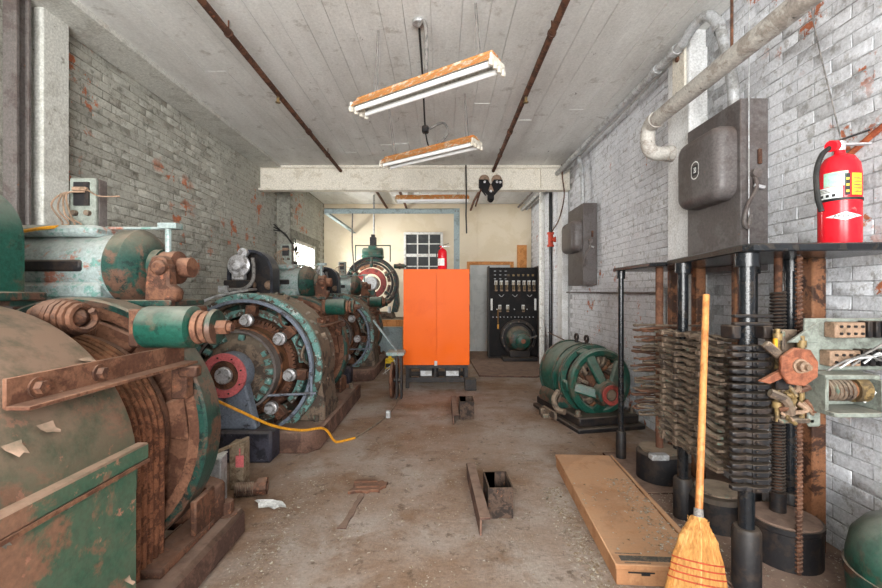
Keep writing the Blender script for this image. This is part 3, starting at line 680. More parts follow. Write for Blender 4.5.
def extinguisher(loc, s, label, detail):
    t = empty('fire_extinguisher', loc, 0, label, 'fire extinguisher', 'red fire extinguishers')
    r = (.078 if detail else .093)*s; h = .42*s
    b = MB().lathe([(0, 0), (r*.94, 0), (r, .012*s), (r, h*.78), (r*.93, h*.88), (r*.7, h*.96), (r*.28, h), (r*.25, h*1.05), (0, h*1.05)], (0, 0, 0), (0, 0, 1), 40).build('cylinder', M['extred'], t)
    MB().lathe([(0, 0), (r*.26, 0), (r*.3, .02*s), (r*.3, .04*s), (0, .045*s)], (0, 0, h*1.04), (0, 0, 1), 16).build('valve', M['silver'], t)
    z = h*1.13
    MB().bar((-.03*s, 0, z), (.13*s, 0, z + .055*s), .022*s, .008*s).build('top_handle', M['blackiron'], t)
    MB().bar((-.02*s, 0, z - .01*s), (.14*s, 0, z - .005*s), .022*s, .008*s).build('carry_handle', M['silver'], t)
    MB().cyl((-.02*s, -.0, z - .015*s), (-.05*s, -.01*s, z - .02*s), .026*s, n=12).build('pressure_gauge', M['extred'], t)
    MB().tube(spl([(-.04*s, 0, z - .02*s), (-.09*s, -.01*s, z - .06*s), (-.115*s, -.01*s, z - .14*s), (-.11*s, -.01*s, z - .25*s), (-.10*s, -.02*s, z - .32*s)], 6), .011*s, 8).build('hose', M['rubber'], t)
    def patch(name, a0, a1, z0, z1, m, dr=.0008):
        return MB().lathe([(r, z0), (r + dr, z0), (r + dr, z1), (r, z1)], (0, 0, 0), (0, 0, 1), 14, R(a0), R(a1), True).build(name, m, b)
    # frame(): a = Y x Z ... angle 0 points along +Y cross; front (towards -Y) sits near 270 degrees
    if detail:
        patch('label_strip', F0 - 62, F0 + 8, h*.50, h*.62, M['labelwhite']); patch('green_tag', F0 - 42, F0 + 22, h*.625, h*.86*.905, M['labelgreen'])
        patch('yellow_label', F0 + 32, F0 + 68, h*.52, h*.75, M['labelyellow']); patch('black_strip', F0 + 14, F0 + 28, h*.52, h*.75, M['ink'])
        for k in range(3): patch('icon', F0 - 52 + 17*k, F0 - 43 + 17*k, h*.515, h*.545, M['ink'], .0014)
        for k in range(3): patch('text_line', F0 - 54, F0 - 20 - 6*k, h*(.565 + .016*k), h*(.572 + .016*k), M['inkgrey'], .0014)
        for k in range(5): patch('text_line', F0 + 36, F0 + 64, h*(.55 + .035*k), h*(.558 + .035*k), M['inkgrey'], .0014)
        for k in range(3): patch('black_strip_mark', F0 + 17, F0 + 25, h*(.55 + .065*k), h*(.575 + .065*k), M['labelyellow'], .0014)
        MB().lathe([(r - .001, 0), (r + .003, 0), (r + .003, .012), (r - .001, .012)], (0, 0, h*.47), (0, 0, 1), 40, close=True).build('strap', M['blackiron'], t)
        # pointed white emblem with the maker's word, wrapped on the cylinder
        pts = [(-.068, 0), (-.03, .008), (-.012, .016), (0, .018), (.012, .016), (.03, .008), (.068, 0), (.03, -.008), (.012, -.016), (0, -.018), (-.012, -.016), (-.03, -.008)]
        ang0 = R(-118)
        def wrap(x, zz_, dr): a = ang0 + x/r; return (math.cos(a)*(r + dr), math.sin(a)*(r + dr), zz_ + h*.30)
        e = MB(); n = 24; sx_ = lambda x: .018*max(0, 1 - abs(x)/.068)**1.3 + .0012
        for i in range(n):
            x0_, x1_ = -.068 + .136*i/n, -.068 + .136*(i+1)/n
            e.add([wrap(x0_, -sx_(x0_), .001), wrap(x1_, -sx_(x1_), .001), wrap(x1_, sx_(x1_), .001), wrap(x0_, sx_(x0_), .001)], [(0, 1, 2, 3)])
        e.build('emblem', M['labelwhite'], b)
        me = text_mesh('AMEREX', .022, 'emblem_text')
        for v in me.vertices: v.co = wrap(v.co.x, v.co.y, .0015 + v.co.z)
        me.materials.clear(); me.materials.append(M['ink'])
        o = bpy.data.objects.new('emblem_text', me); col.objects.link(o); o.parent = b
    else:
        patch('label_strip', F0 - 70, F0 + 70, h*.18, h*.52, M['labelwhite'])
    return t
F0 = 0
# angle on the lathe for a patch that faces the camera (-Y): a = u x d with u = X, d = Z
_a = V(1, 0, 0).cross(V(0, 0, 1)).normalized(); _b = V(0, 0, 1).cross(_a)
F0 = math.degrees(math.atan2(V(-.95, -1, 0).dot(_b), V(-.95, -1, 0).dot(_a)))
extinguisher((.02, 6.25, 1.705), .72, 'small red extinguisher with a white band on top of the orange cabinet', False)

# ------------------------------------------------------------ grinder stand, yellow battery, small floor things
gs = empty('wheel_stand', (-.60, 5.62, 0), 0, 'rusty narrow wheel on a black upright beside the orange cabinet', 'wheel stand')
MB().lathe([(.05, -.022), (.20, -.022), (.235, -.012), (.235, .012), (.20, .022), (.05, .022)], (-.03, -.05, .235), (1, 0, 0), 40, close=True).build('wheel', M['rust'], gs)
MB().cyl((-.07, -.05, .235), (.1, -.05, .235), .03, n=14).build('axle', M['blackiron'], gs)
MB().box(.015, .045, -.11, .04, 0, .56).box(.075, .10, -.09, .04, .0, .56).build('upright', M['blackiron'], gs, .004)
MB().box(-.1, .13, -.16, .12, .56, .61).build('stand_top', M['greygreen'], gs, .01)
MB().bar((.02, .02, .6), (-.30, .10, 1.0), .035, .02).build('pull_bar', M['gantry'], gs, .003)
bt = empty('lantern_battery', (-.92, 7.75, 0), 0, 'yellow battery box with white cables on the floor', 'battery')
MB().box(-.08, .08, -.06, .06, .0, .19).build('case', M['yellow'], bt, .008)
MB().box(-.07, .03, -.066, -.06, .04, .11).build('label_patch', M['ink'], bt)
MB().box(-.03, .03, -.02, .02, .19, .23).build('clip', M['yellow'], bt, .004)
for k in range(2): MB().tube(spl([(.06, -.02, .18), (.12 - .03*k, -.15, .13), (.02 - .05*k, -.35, .05), (-.05 + .05*k, -.55, .012)], 6), .008, 6).build('cable', M['paper'], bt)

# ------------------------------------------------------------ switchboard with motor
sb = empty('switchboard', (1.49, 8.85, .036), 0, 'black slate switchboard with rows of knife switches by the door', 'switchboard')
SBW, SBH = .49, 1.86
MB().box(-SBW, SBW, 0, .06, .02, SBH).build('slate', M['blackflat'], sb, .004)
MB().box(-SBW - .02, -SBW, -.02, .3, 0, SBH + .03).box(SBW, SBW + .02, -.02, .3, 0, SBH + .03).box(-SBW, SBW, -.03, .1, 0, .019).build('side_rail', M['blackiron'], sb, .003)
def knife(x, z, s=1):
    k = MB().box(x - .03, x + .03, -.02, 0, z - .02, z + .07).build('switch_jaw', M['paper'], sb, .003)
    MB().box(x - .022, x - .008, -.04, -.02, z - .12*s, z + .05).box(x + .008, x + .022, -.04, -.02, z - .12*s, z + .05).build('blade', M['brass'], k)
    MB().box(x - .026, x + .026, -.055, -.02, z - .15*s, z - .12*s).build('handle', M['terminal'], k, .004)
for x in (-.36, -.25, -.14, .0, .11, .22, .32, .42): knife(x, 1.52)
for x in (-.28, -.12, .2): knife(x, 1.02, .5)
for x in (-.34, .02, .28): MB().lathe([(0, 0), (.012, 0), (.012, .03), (0, .03)], (x, 0, 1.0), (0, -1, 0), 8).build('stud', M['silver'], sb)
for i in range(12): MB().cyl((-.42 + .075*i, 0, .84), (-.42 + .075*i, -.02, .84), .01, n=6).build('stud', M['silver'], sb)
for i in range(6): MB().box(-.12 + .1*i, -.08 + .1*i, -.025, 0, 1.68, 1.72).build('fuse_clip', M['brass'], sb)
for i in range(3):
    for j in range(3): MB().box(-.40 + .11*i, -.36 + .11*i, -.012, 0, 1.62 + .08*j, 1.632 + .08*j).build('tag_plate', M['galv'], sb)
for x in (-.25, .03, .33): MB().tube(spl([(x - .05, -.01, 1.30), (x, -.03, 1.26), (x + .05, -.01, 1.30)], 4), .007, 6).build('jumper_wire', M['galv'], sb)
for x in (-.45, .45): MB().box(x - .02, x + .02, -.02, 0, .98, 1.22).build('resistor', M['paper'], sb, .004)
MB().tube([(-.32, -.02, 1.0), (-.32, -.03, .7)], .004, 5).box(-.335, -.305, -.05, -.01, .60, .69).build('hanging_tag', M['cordyellow'], sb)
fmx = empty('flange_motor', (1.55, 8.5, .036), 0, 'dark green round motor standing in front of the black switchboard', 'motor')
MB().lathe([(.1, .24), (.34, .24), (.36, .22), (.36, .10), (.33, .08), (.30, .08), (.28, .14), (.1, .14)], (0, -.0, .44), (0, 1, 0), 44).build('flange', M['blackiron'], fmx)
for k in range(12): MB().cyl((.325*math.cos(k*PI/6), .08, .44 + .325*math.sin(k*PI/6)), (.325*math.cos(k*PI/6), .065, .44 + .325*math.sin(k*PI/6)), .018, n=6).build('bolt', M['browndust'], fmx)
MB().lathe([(0, -.12), (.16, -.12), (.20, -.10), (.24, .0), (.26, .16), (0, .16)], (0, 0, .42), (0, 1, 0), 40).build('body', M['green'], fmx)
MB().lathe([(0, -.20), (.10, -.20), (.14, -.17), (.14, -.10), (0, -.10)], (.04, 0, .40), (0, 1, 0), 32).build('bell_end', M['green_clean'], fmx)
MB().lathe([(0, -.22), (.045, -.22), (.045, -.19), (0, -.19)], (.04, 0, .40), (0, 1, 0), 16).build('shaft_cap', M['copperdisc'], fmx)
for k in range(5): MB().box(.06, .13, -.19, -.09, -.012, .012, Matrix.Translation((.04, 0, .4)) @ Matrix.Rotation(k*2*PI/5, 4, 'Y')).build('rib', M['green'], fmx)
MB().tube(spl([(.12, -.12, .44), (.22, -.15, .47), (.32, -.14, .50)], 4), .013, 6).build('lever', M['wire'], fmx)
MB().box(-.34, .34, -.12, .2, 0, .07).box(-.2, .2, -.05, .15, .07, .2).build('base', M['blackiron'], fmx, .01)

# ------------------------------------------------------------ green motor on the floor
fm = empty('motor_generator', (1.57, 4.72, 0), R(12), 'green cylindrical motor with open end windings on a black skid', 'motor')
MB().prism([(-.37, -.53), (.37, -.53), (.37, .52), (-.37, .52)], 0, .05).prism([(-.33, -.48), (.33, -.48), (.33, .5), (-.33, .5)], .05, .14).build('skid', M['blackiron'], fm, .012)
MZ = .445; mp = (0, 0, MZ)
MB().lathe([(.1, .50), (.27, .50), (.32, .45), (.345, .38), (.345, .31), (.36, .30), (.36, .02), (.345, .0), (.345, -.07), (.36, -.08), (.36, -.16), (.31, -.17), (.30, -.10), (.1, -.10)], mp, n=60).build('body', M['green_clean'], fm)
for y in (.33, .02, -.12): MB().ring(mp, (0, 1, 0), .355, .372, y - .012, y + .012, 56).build('band', M['green'], fm, .003)
MB().ring(mp, (0, 1, 0), .265, .345, -.34, -.25, 56).build('end_bell_ring', M['green_clean'], fm, .02)
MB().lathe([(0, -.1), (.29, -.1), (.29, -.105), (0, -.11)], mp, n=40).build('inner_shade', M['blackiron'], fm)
for k in range(5):
    a = k*2*PI/5 + .75
    q = Matrix.Translation(mp) @ Matrix.Rotation(-a, 4, 'Y')
    MB().box(.305, .35, -.26, -.15, -.05, .05, q).build('bell_post', M['green_clean'], fm, .01)
    c, s = math.cos(a), math.sin(a)
    MB().bar((.30*c, -.31, MZ + .30*s), (.08*c, -.43, MZ + .08*s - .09), .10, .055, (0, 1, 0)).build('end_bell_arm', M['green_clean'], fm, .015)
MB().lathe([(.16, -.11), (.26, -.11), (.275, -.17), (.25, -.23), (.18, -.24), (.15, -.17)], mp, n=36, close=True).build('winding_bundle', M['browndust'], fm)
MB().lathe([(0, -.50), (.07, -.50), (.12, -.48), (.14, -.40), (.12, -.36), (0, -.36)], (0, 0, MZ - .09), n=32).build('bearing_hub', M['green'], fm)
MB().ring((0, 0, MZ - .09), (0, 1, 0), .06, .10, -.52, -.495, 32).build('bearing_ring', M['red'], fm, .004)
MB().lathe([(0, -.512), (.05, -.512), (.05, -.49), (0, -.49)], (0, 0, MZ - .09), n=16).build('shaft_end', M['browndust'], fm)
for k in range(22):
    a = 2*PI*k/22; r0 = random.uniform(.2, .27)
    MB().tube(spl([(r0*math.cos(a), -.16, MZ + r0*math.sin(a)), ((r0+.02)*math.cos(a+.1), -.25, MZ + (r0+.02)*math.sin(a+.1)), ((r0-.07)*math.cos(a+.3), -.30, MZ + (r0-.07)*math.sin(a+.3)), ((r0-.1)*math.cos(a+.45), -.2, MZ + (r0-.1)*math.sin(a+.45))], 4), .02, 6).build('winding', M['browndust' if k % 3 else 'copper'], fm)
MB().lathe([(0, -.33), (.12, -.33), (.13, -.17), (0, -.17)], (0, 0, MZ - .02), n=28).build('commutator', M['rust'], fm)
for y in (.16, -.05):
    MB().cyl((0, y, MZ + .355), (0, y, MZ + .385), .022, n=10).ring((0, y, MZ + .42), (1, 0, 0), .022, .042, -.011, .011, 20).build('lifting_eye', M['blackiron'], fm, .003)
for s in (-1, 1):
    MB().prism([(s*.36, .14), (s*.20, .14), (s*.24, .25), (s*.33, .30), (s*.37, .22)], -.35, .12, (0, 0, 0), (1, 0, 0), (0, 0, 1)).build('foot', M['green'], fm, .01)
    for y in (-.4, .4): bolt(MB(), (s*.30, y, .14), (0, 0, 1), .025, .05).build('bolt', M['browndust'], fm)
MB().box(-.40, -.37, -.1, .2, .02, .10).box(-.45, -.37, .12, .18, .0, .08).box(-.47, -.38, .02, .08, .0, .05).build('clamp', M['browndust'], fm, .006)
MB().tube(spl([(-.36, -.1, .32), (-.44, -.16, .25), (-.42, -.2, .16), (-.38, -.28, .15)], 5), .03, 8).build('cable_gland', M['browndust'], fm)
# ------------------------------------------------------------ floor selectors by the right wall (authored in room coordinates)
def part(mb, name, m, root, bev=0, parent=None, label=None):
    L = root.location; mb.v = [(a - L.x, b - L.y, c - L.z) for a, b, c in mb.v]
    return mb.build(name, m, parent or root, bev, label)
def post(root, x, y, z0, z1, r=.026, m='blackpost', sleeve=.24):
    p = part(MB().cyl((x, y, z0), (x, y, z1), r, n=18), 'post', M[m], root)
    if sleeve:
        part(MB().lathe([(r, 0), (r*1.75, 0), (r*1.75, sleeve), (r*1.5, sleeve + .015), (r, sleeve + .015)], (x, y, z0), (0, 0, 1), 20), 'base_sleeve', M['blackiron'], root, 0, p)
    part(MB().lathe([(r, 0), (r*1.5, 0), (r*1.5, .06), (r, .06)], (x, y, z1 - .062), (0, 0, 1), 20), 'collar', M[m], root, 0, p)
    return p
ZT = 1.535
sa = empty('floor_selector', (1.7, 2.3, 0), 0, 'tall black selector frame packed with contact bars carrying the extinguisher', 'selector', 'floor selectors along the right wall')
part(MB().prism([(1.335, 1.905), (1.36, 1.87), (2.06, 1.80), (2.06, 2.84), (1.49, 2.84)], ZT, ZT + .036), 'top_plate', M['blackpost'], sa, .006)
part(MB().box(1.33, 2.07, 1.84, 2.86, .0, .02), 'floor_plate', M['rustbase'], sa, .003)
post(sa, 1.385, 1.95, .02, ZT, .033, sleeve=.26); post(sa, 1.445, 2.57, .02, ZT, .03, sleeve=.22)
post(sa, 1.90, 2.34, .02, ZT, .026); post(sa, 1.90, 2.62, .02, ZT, .026)
part(MB().box(1.90, 1.975, 2.20, 2.275, .02, ZT), 'square_column', M['copper'], sa, .006, None, 'rust brown square column')
part(MB().box(1.86, 1.915, 2.72, 2.76, .02, ZT), 'square_column', M['copper'], sa, .006)
def finger_bar(xo, seed):
    rnd = random.Random(seed); mb = MB()
    for k, xx in enumerate((1.345, 1.395, 1.455)):
        pts = []
        for i in range(10):
            y = 2.64 - i*.068; pts.append(V(xx + rnd.uniform(-.008, .008) - .03*(i > 6)*(k == 0), y, rnd.uniform(-.006, .006) + .006*math.sin(i*2.1 + k)))
        for a, b in zip(pts, pts[1:]): mb.bar(a, b + (b - a)*.1, .030, .012)
        for i in (1, 3, 5, 7): mb.box(pts[i].x - .026, pts[i].x + .026, pts[i].y - .015, pts[i].y + .015, -.012 + rnd.uniform(-.002, .004), .010)
    return mb
bars = []
for k in range(4):
    b = finger_bar(0, k); L = sa.location; b.v = [(a - L.x, q - L.y, c) for a, q, c in b.v]; bars.append(b.mesh('contact_bar', M['browndust']))
arm = MB(); pf = [(1.275, -.014), (1.30, -.022), (1.335, -.016), (1.36, -.034), (1.41, -.034), (1.43, -.018), (1.442, -.02), (1.452, 0), (1.442, .02), (1.43, .018), (1.41, .03), (1.36, .03), (1.335, .014), (1.30, .02), (1.275, .012)]
arm.prism([(a - 1.7, b + 1.895 - 2.3) for a, b in pf], -.0095, .0095); arm.cyl((1.365 - 1.7, 1.858 - 2.3, 0), (1.365 - 1.7, 1.848 - 2.3, 0), .007, n=6)
arm.box(1.35 - 1.7, 1.42 - 1.7, 1.86 - 2.3, 1.905 - 2.3, -.011, .011)
armm = arm.mesh('contact_arm', M['blackiron'], .002)
for k in range(19):
    z = .50 + .0345*k
    o = bpy.data.objects.new('contact_bar', bars[k % 4]); col.objects.link(o); o.parent = sa; o.location = (random.uniform(-.006, .006), 0, z); o.rotation_euler = (random.uniform(-.015, .015), random.uniform(-.012, .012), random.uniform(-.012, .012))
    o = bpy.data.objects.new('contact_arm', armm); col.objects.link(o); o.parent = sa; o.location = (0, 0, z - .004); o.rotation_euler = (0, random.uniform(-.012, .012), 0)
for z in (1.21, 1.245): part(MB().box(1.30, 1.47, 1.90, 1.93, z, z + .014), 'clamp_bar', M['blackiron'], sa, .003)
for x in (1.29, 1.43): part(MB().box(x, x + .04, 1.90, 1.99, 1.15, 1.21), 'clamp_block', M['blackiron'], sa, .006)
# round magnet pots on the floor plate
part(MB().lathe([(0, .0), (.15, 0), (.15, .16), (.13, .18), (0, .18)], (1.60, 2.50, .021), (0, 0, 1), 32), 'magnet_pot', M['blackiron'], sa)
part(MB().lathe([(0, .0), (.155, 0), (.155, .17), (.16, .175), (.16, .20), (0, .20)], (1.74, 2.18, .021), (0, 0, 1), 32), 'magnet_pot', M['blackiron'], sa)
part(MB().lathe([(0, .0), (.12, 0), (.12, .012), (0, .012)], (1.62, 2.52, .203), (0, 0, 1), 28), 'pot_lid', M['browndust'], sa)
part(MB().lathe([(0, .0), (.15, 0), (.145, .008), (0, .012)], (1.74, 2.18, .221), (0, 0, 1), 28), 'pot_lid', M['rustbase'], sa)
part(MB().cyl((1.74, 2.22, .221), (1.74, 2.22, ZT), .018, n=14), 'guide_rod', M['rust'], sa)
part(MB().cyl((1.74, 2.22, .221), (1.74, 2.22, .33), .036, n=16), 'rod_socket', M['blackiron'], sa)
def helix(x, y, z0, z1, r, turns, wr, n=10):
    return MB().tube([(x + r*math.cos(2*PI*i/n), y + r*math.sin(2*PI*i/n), z0 + (z1-z0)*i/(turns*n)) for i in range(turns*n + 1)], wr, 5)
part(helix(1.74, 2.22, .33, .82, .028, 30, .006), 'compression_spring', M['blackiron'], sa)
part(helix(1.74, 2.22, 1.15, 1.36, .030, 12, .007), 'compression_spring', M['blackiron'], sa)
part(helix(1.69, 2.03, .03, 1.52, .011, 75, .006, 7).cyl((1.69, 2.03, .025), (1.69, 2.03, 1.53), .009, n=8), 'threaded_rod', M['rust'], sa)
# selector carriage: brackets, brass rods, copper disc, wiper arms
ca = part(MB().box(1.47, 1.60, 1.93, 1.95, .80, 1.19).box(1.47, 1.485, 1.85, 1.95, .80, 1.19).box(1.45, 1.60, 1.84, 1.95, .795, .815), 'carriage', M['browndust'], sa, .004)
for x, m_, z0, z1 in ((1.455, 'brass', .80, 1.2), (1.50, 'brass', .81, 1.05), (1.56, 'brass', .80, 1.17)):
    part(MB().cyl((x, 1.86, z0), (x, 1.86, z1), .011, n=10).lathe([(.011, 0), (.02, .0), (.02, .025), (.011, .03)], (x, 1.86, z0 + .06), (0, 0, 1), 10).lathe([(.011, 0), (.018, .0), (.018, .03), (.011, .03)], (x, 1.86, z1 - .05), (0, 0, 1), 10), 'carriage_rod', M[m_], sa, 0, ca)
part(MB().box(1.43, 1.51, 1.83, 1.85, .94, 1.03), 'contact_block', M['blackiron'], sa, .006, ca)
part(MB().prism([(1.33, .985), (1.44, 1.045), (1.45, 1.01), (1.37, .975)], .19, .21, (0, 2.0, 0), (1, 0, 0), (0, 0, 1)), 'wiper_arm', M['copperdisc'], sa, .002, ca)
part(MB().bar((1.37, 1.82, 1.14), (1.45, 1.81, 1.07), .03, .035), 'wiper_arm', M['browndust'], sa, .005, ca)
part(MB().tube(spl([(1.40, 1.83, .93), (1.46, 1.82, .90), (1.49, 1.83, .84)], 4), .018, 7), 'wiper_arm', M['browndust'], sa, 0, ca)
part(MB().box(1.425, 1.44, 1.835, 1.85, 1.10, 1.16), 'yellow_fuse', M['cordyellow'], sa, .003, ca)
oct_ = [(.082*math.cos(PI*k/4 + .25)*(1.06 if k % 2 else .97), .082*math.sin(PI*k/4 + .25)) for k in range(8)]
cdk = part(MB().prism([(1.475 + a, 1.05 + b) for a, b in oct_], .215, .235, (0, 2.0, 0), (1, 0, 0), (0, 0, 1)), 'copper_disc', M['copperdisc'], sa, .004, None, 'copper coloured eight-sided disc')
part(MB().lathe([(0, 0), (.03, 0), (.03, .008), (.022, .01), (.022, .03), (.012, .035), (.012, .05), (0, .05)], (1.472, 1.765, 1.055), (0, -1, 0), 14), 'disc_hub', M['terminal'], sa, 0, cdk)
for k in range(14):
    x, z = random.uniform(1.45, 1.60), random.uniform(.82, .97)
    part(MB().tube(spl([(x, 1.84, z), (x + random.uniform(-.03, .03), 1.82, z + random.uniform(-.03, .03)), (x + random.uniform(-.05, .05), 1.84, z + random.uniform(-.05, .05))], 3), random.uniform(.006, .013), 6), 'linkage', M[random.choice(['browndust', 'brass', 'rust', 'terminal'])], sa, 0, ca)
part(MB().prism([(1.50, 1.14), (1.63, 1.23), (1.63, 1.14)], .13, .145, (0, 2.0, 0), (1, 0, 0), (0, 0, 1)), 'gusset', M['panelgrey'], sa, .002)
# controller panel with terminal blocks and a worm gear box
cp_ = part(MB().box(1.575, 2.06, 1.86, 1.875, 1.02, 1.245), 'controller_panel', M['panelgrey'], sa, .004)
for (x0, z0) in ((1.665, 1.165), (1.645, 1.045)):
    q = part(MB().box(x0 - .01, x0, 1.805, 1.86, z0, z0 + .066).box(x0, x0 + .125, 1.81, 1.86, z0, z0 + .066), 'terminal_block', M['terminal'], sa, .004, cp_)
    for i in range(4):
        for j in range(2): part(MB().cyl((x0 + .018 + .03*i, 1.81, z0 + .018 + .03*j), (x0 + .018 + .03*i, 1.803, z0 + .018 + .03*j), .006, n=6), 'terminal_screw', M['blackiron'], sa, 0, cp_)
    for i in range(8): part(MB().box(x0 + .135 + .034*i, x0 + .155 + .034*i, 1.81, 1.86, z0, z0 + .07), 'relay_fin', M['blackiron'], sa, .003, cp_)
for k in range(5):
    part(MB().tube(spl([(1.62 + .05*k, 1.80, 1.03 + .01*k), (1.66 + .05*k, 1.775, 1.07 + .012*k), (1.74 + .03*k, 1.77, 1.10 - .01*k), (1.86 + .01*k, 1.78, 1.16 - .05*k)], 5), .005, 5), 'wire', M['galv' if k % 2 else 'wire'], sa, 0, cp_)
gb = part(MB().box(1.575, 1.80, 1.76, 1.86, 1.0, 1.018).box(1.575, 1.80, 1.72, 1.86, .855, .873).box(1.785, 1.80, 1.74, 1.86, .873, 1.0).box(1.575, 1.59, 1.76, 1.86, .873, 1.0).box(1.575, 1.83, 1.86, 1.872, .84, 1.018), 'gear_box', M['panelgrey'], sa, .003)
wp = []
part(MB().cyl((1.592, 1.805, .95), (1.78, 1.805, .95), .038, n=16), 'worm_shaft', M['copper'], sa, 0, gb)
part(MB().tube([(1.60 + .0016*i, 1.805 + .042*math.cos(i*.55), .95 + .042*math.sin(i*.55)) for i in range(72)], .007, 5), 'worm_thread', M['browndust'], sa, 0, gb)
part(MB().cyl((1.72, 1.805, .95), (1.77, 1.805, .95), .052, n=18), 'worm_collar', M['brass'], sa, 0, gb)
part(MB().tube(spl([(1.76, 1.79, .90), (1.775, 1.78, .93), (1.80, 1.76, .955), (1.84, 1.77, .965)], 5), .006, 6), 'wire', M['paper'], sa, 0, gb)
part(MB().box(1.575, 1.63, 1.84, 1.86, .78, .86), 'gear_box_foot', M['panelgrey'], sa, .008, gb)

sbk = empty('floor_selector', (1.7, 3.2, 0), 0, 'narrow black selector frame with bent rod loops in front of the green motor', 'selector', 'floor selectors along the right wall')
part(MB().prism([(1.43, 3.58), (1.43, 2.95), (1.50, 2.87), (1.92, 2.87), (1.92, 3.58)], ZT, ZT + .03), 'top_plate', M['blackpost'], sbk, .006)
part(MB().box(1.36, 2.07, 2.88, 3.62, 0, .02), 'floor_plate', M['rustbase'], sbk, .003)
post(sbk, 1.465, 3.50, .02, ZT, .022, sleeve=.20)
part(MB().cyl((1.585, 3.12, .24), (1.585, 3.12, ZT), .026, n=16), 'guide_rod', M['rustlight'], sbk)
part(MB().lathe([(0, .0), (.155, 0), (.155, .185), (.14, .20), (0, .20)], (1.585, 3.12, .021), (0, 0, 1), 32), 'magnet_pot', M['blackiron'], sbk)
part(MB().lathe([(0, .0), (.135, 0), (.135, .014), (0, .014)], (1.585, 3.12, .222), (0, 0, 1), 28), 'pot_lid', M['browndust'], sbk)
part(MB().box(1.44, 1.56, 2.93, 2.99, .21, .25), 'pot_clamp', M['galv'], sbk, .006)
part(MB().box(1.82, 1.88, 3.40, 3.46, .02, ZT), 'square_column', M['copper'], sbk, .006)
part(MB().box(1.83, 1.90, 3.08, 3.15, .02, ZT), 'square_column', M['copper'], sbk, .006)
part(MB().cyl((1.70, 3.10, .02), (1.70, 3.10, .75), .024, n=14), 'post', M['blackpost'], sbk)
loops = []
for k in range(4):
    rnd = random.Random(k + 20); ln = rnd.uniform(.20, .27); hw = rnd.uniform(.028, .045); pth = []
    for i in range(20):
        a = 2*PI*i/20; pth.append((-.10 + ln/2*math.copysign(abs(math.cos(a))**.7, math.cos(a)), hw*math.sin(a) + rnd.uniform(-.004, .004), rnd.uniform(-.004, .004)))
    loops.append(MB().tube(pth, .0075, 6, True).mesh('contact_loop', M['browndust' if k % 2 else 'rust']))
for k in range(15):
    z = .52 + .043*k
    for x, y in ((1.63, 3.03), (1.66, 3.20)):
        o = bpy.data.objects.new('contact_loop', random.choice(loops)); col.objects.link(o); o.parent = sbk
        o.location = (x - 1.7 + random.uniform(-.02, .02), y - 3.2, z + random.uniform(-.006, .006)); o.rotation_euler = (random.uniform(-.08, .08), random.uniform(-.10, .10), random.uniform(-.12, .12))
    part(MB().bar((1.47, 2.96, z + .012), (1.78, 2.93, z + .012), .028, .012), 'contact_bar', M['browndust'], sbk, .002)
# extinguisher on the near selector
extinguisher((1.835, 1.98, ZT + .037), 1.0, 'red extinguisher with green and yellow labels on the black plate', True)

# ------------------------------------------------------------ broom, carton, green tank
br = empty('broom', (.985, 1.62, 0), 0, 'straw broom with wooden handle leaning on the contact bars', 'broom')
B0, B1, B2 = V(.95, 1.60, .0), V(1.03, 1.72, .46), V(1.252, 2.03, 1.345)
ax = (B1 - B0).normalized()
side = V(1, -.15, 0); side = (side - ax*side.dot(ax)).normalized(); nrm = ax.cross(side)
def prof(u): return (.165 - .10*u**.8 + .0*u, .045 - .018*u) if u < .86 else (.065 - .04*(u - .86)/.14, .03 - .008*(u-.86)/.14)
core = MB(); rows = []
N_ = 28
for j in range(13):
    u = j/12; a, b = prof(u); c = B0 + (B1 - B0)*u
    core.v += [tuple(c + side*a*math.cos(2*PI*i/N_)*.93 + nrm*b*math.sin(2*PI*i/N_)*.9) for i in range(N_)]
for j in range(12):
    for i in range(N_): core.f.append((j*N_ + i, j*N_ + (i+1) % N_, (j+1)*N_ + (i+1) % N_, (j+1)*N_ + i))
core.f.append(tuple(reversed(range(N_)))); core.f.append(tuple(12*N_ + i for i in range(N_)))
part(core, 'brush_head', M['straw'], br)
stw = MB()
for i in range(420):
    a = random.uniform(0, 2*PI); q = random.uniform(.94, 1.0); k0 = random.uniform(-.02, .02); p = []
    for u in (0, .35, .7, random.uniform(.86, 1.0)):
        aa, bb = prof(min(u, .99)); c = B0 + (B1 - B0)*max(u, .012); p.append(c + side*aa*math.cos(a + k0*u)*q + nrm*bb*math.sin(a + k0*u)*q)
    stw.tube(p, .0016, 3)
for i in range(40):   # frayed top ends
    a = random.uniform(0, 2*PI); c = B0 + (B1 - B0)*.93; o_ = side*math.cos(a)*.035 + nrm*math.sin(a)*.02
    stw.tube([c + o_, c + o_*1.12 + ax*random.uniform(.0, .035)], .0014, 3)
tag(part(stw, 'straw', M['straw'], br), kind='stuff')
for u in (.52, .57, .62, .67):
    a, b = prof(u); c = B0 + (B1 - B0)*u
    part(MB().tube([c + side*a*1.01*math.cos(2*PI*i/24) + nrm*b*1.03*math.sin(2*PI*i/24) for i in range(24)], .0028, 5, True), 'stitching', M['thread'], br)
part(MB().cyl(B1 - ax*.03, B2, .0145, n=14), 'handle', M['handle'], br)
part(MB().cyl(B1 - ax*.03, B1 + ax*.03, .021, .017, n=14), 'ferrule', M['wire'], br)
cb = empty('cardboard_box', (1.055, 2.66, 0), R(-3.5), 'long flat cardboard box lying on the floor by the selectors', 'box')
MB().box(-.20, .20, -.68, .68, .0, .085).build('carton', M['cardboard'], cb, .004)
MB().box(-.206, .206, -.686, .686, .075, .10).build('lid', M['cardboard'], cb, .004)
MB().prism([(.207, -.5), (.212, .67), (.222, .67), (.24, -.5)], .10, .108).build('side_flap', M['cardboard'], cb)
MB().box(-.17, .19, -.655, -.615, .1, .1012).build('printed_band', M['inkgrey'], cb)
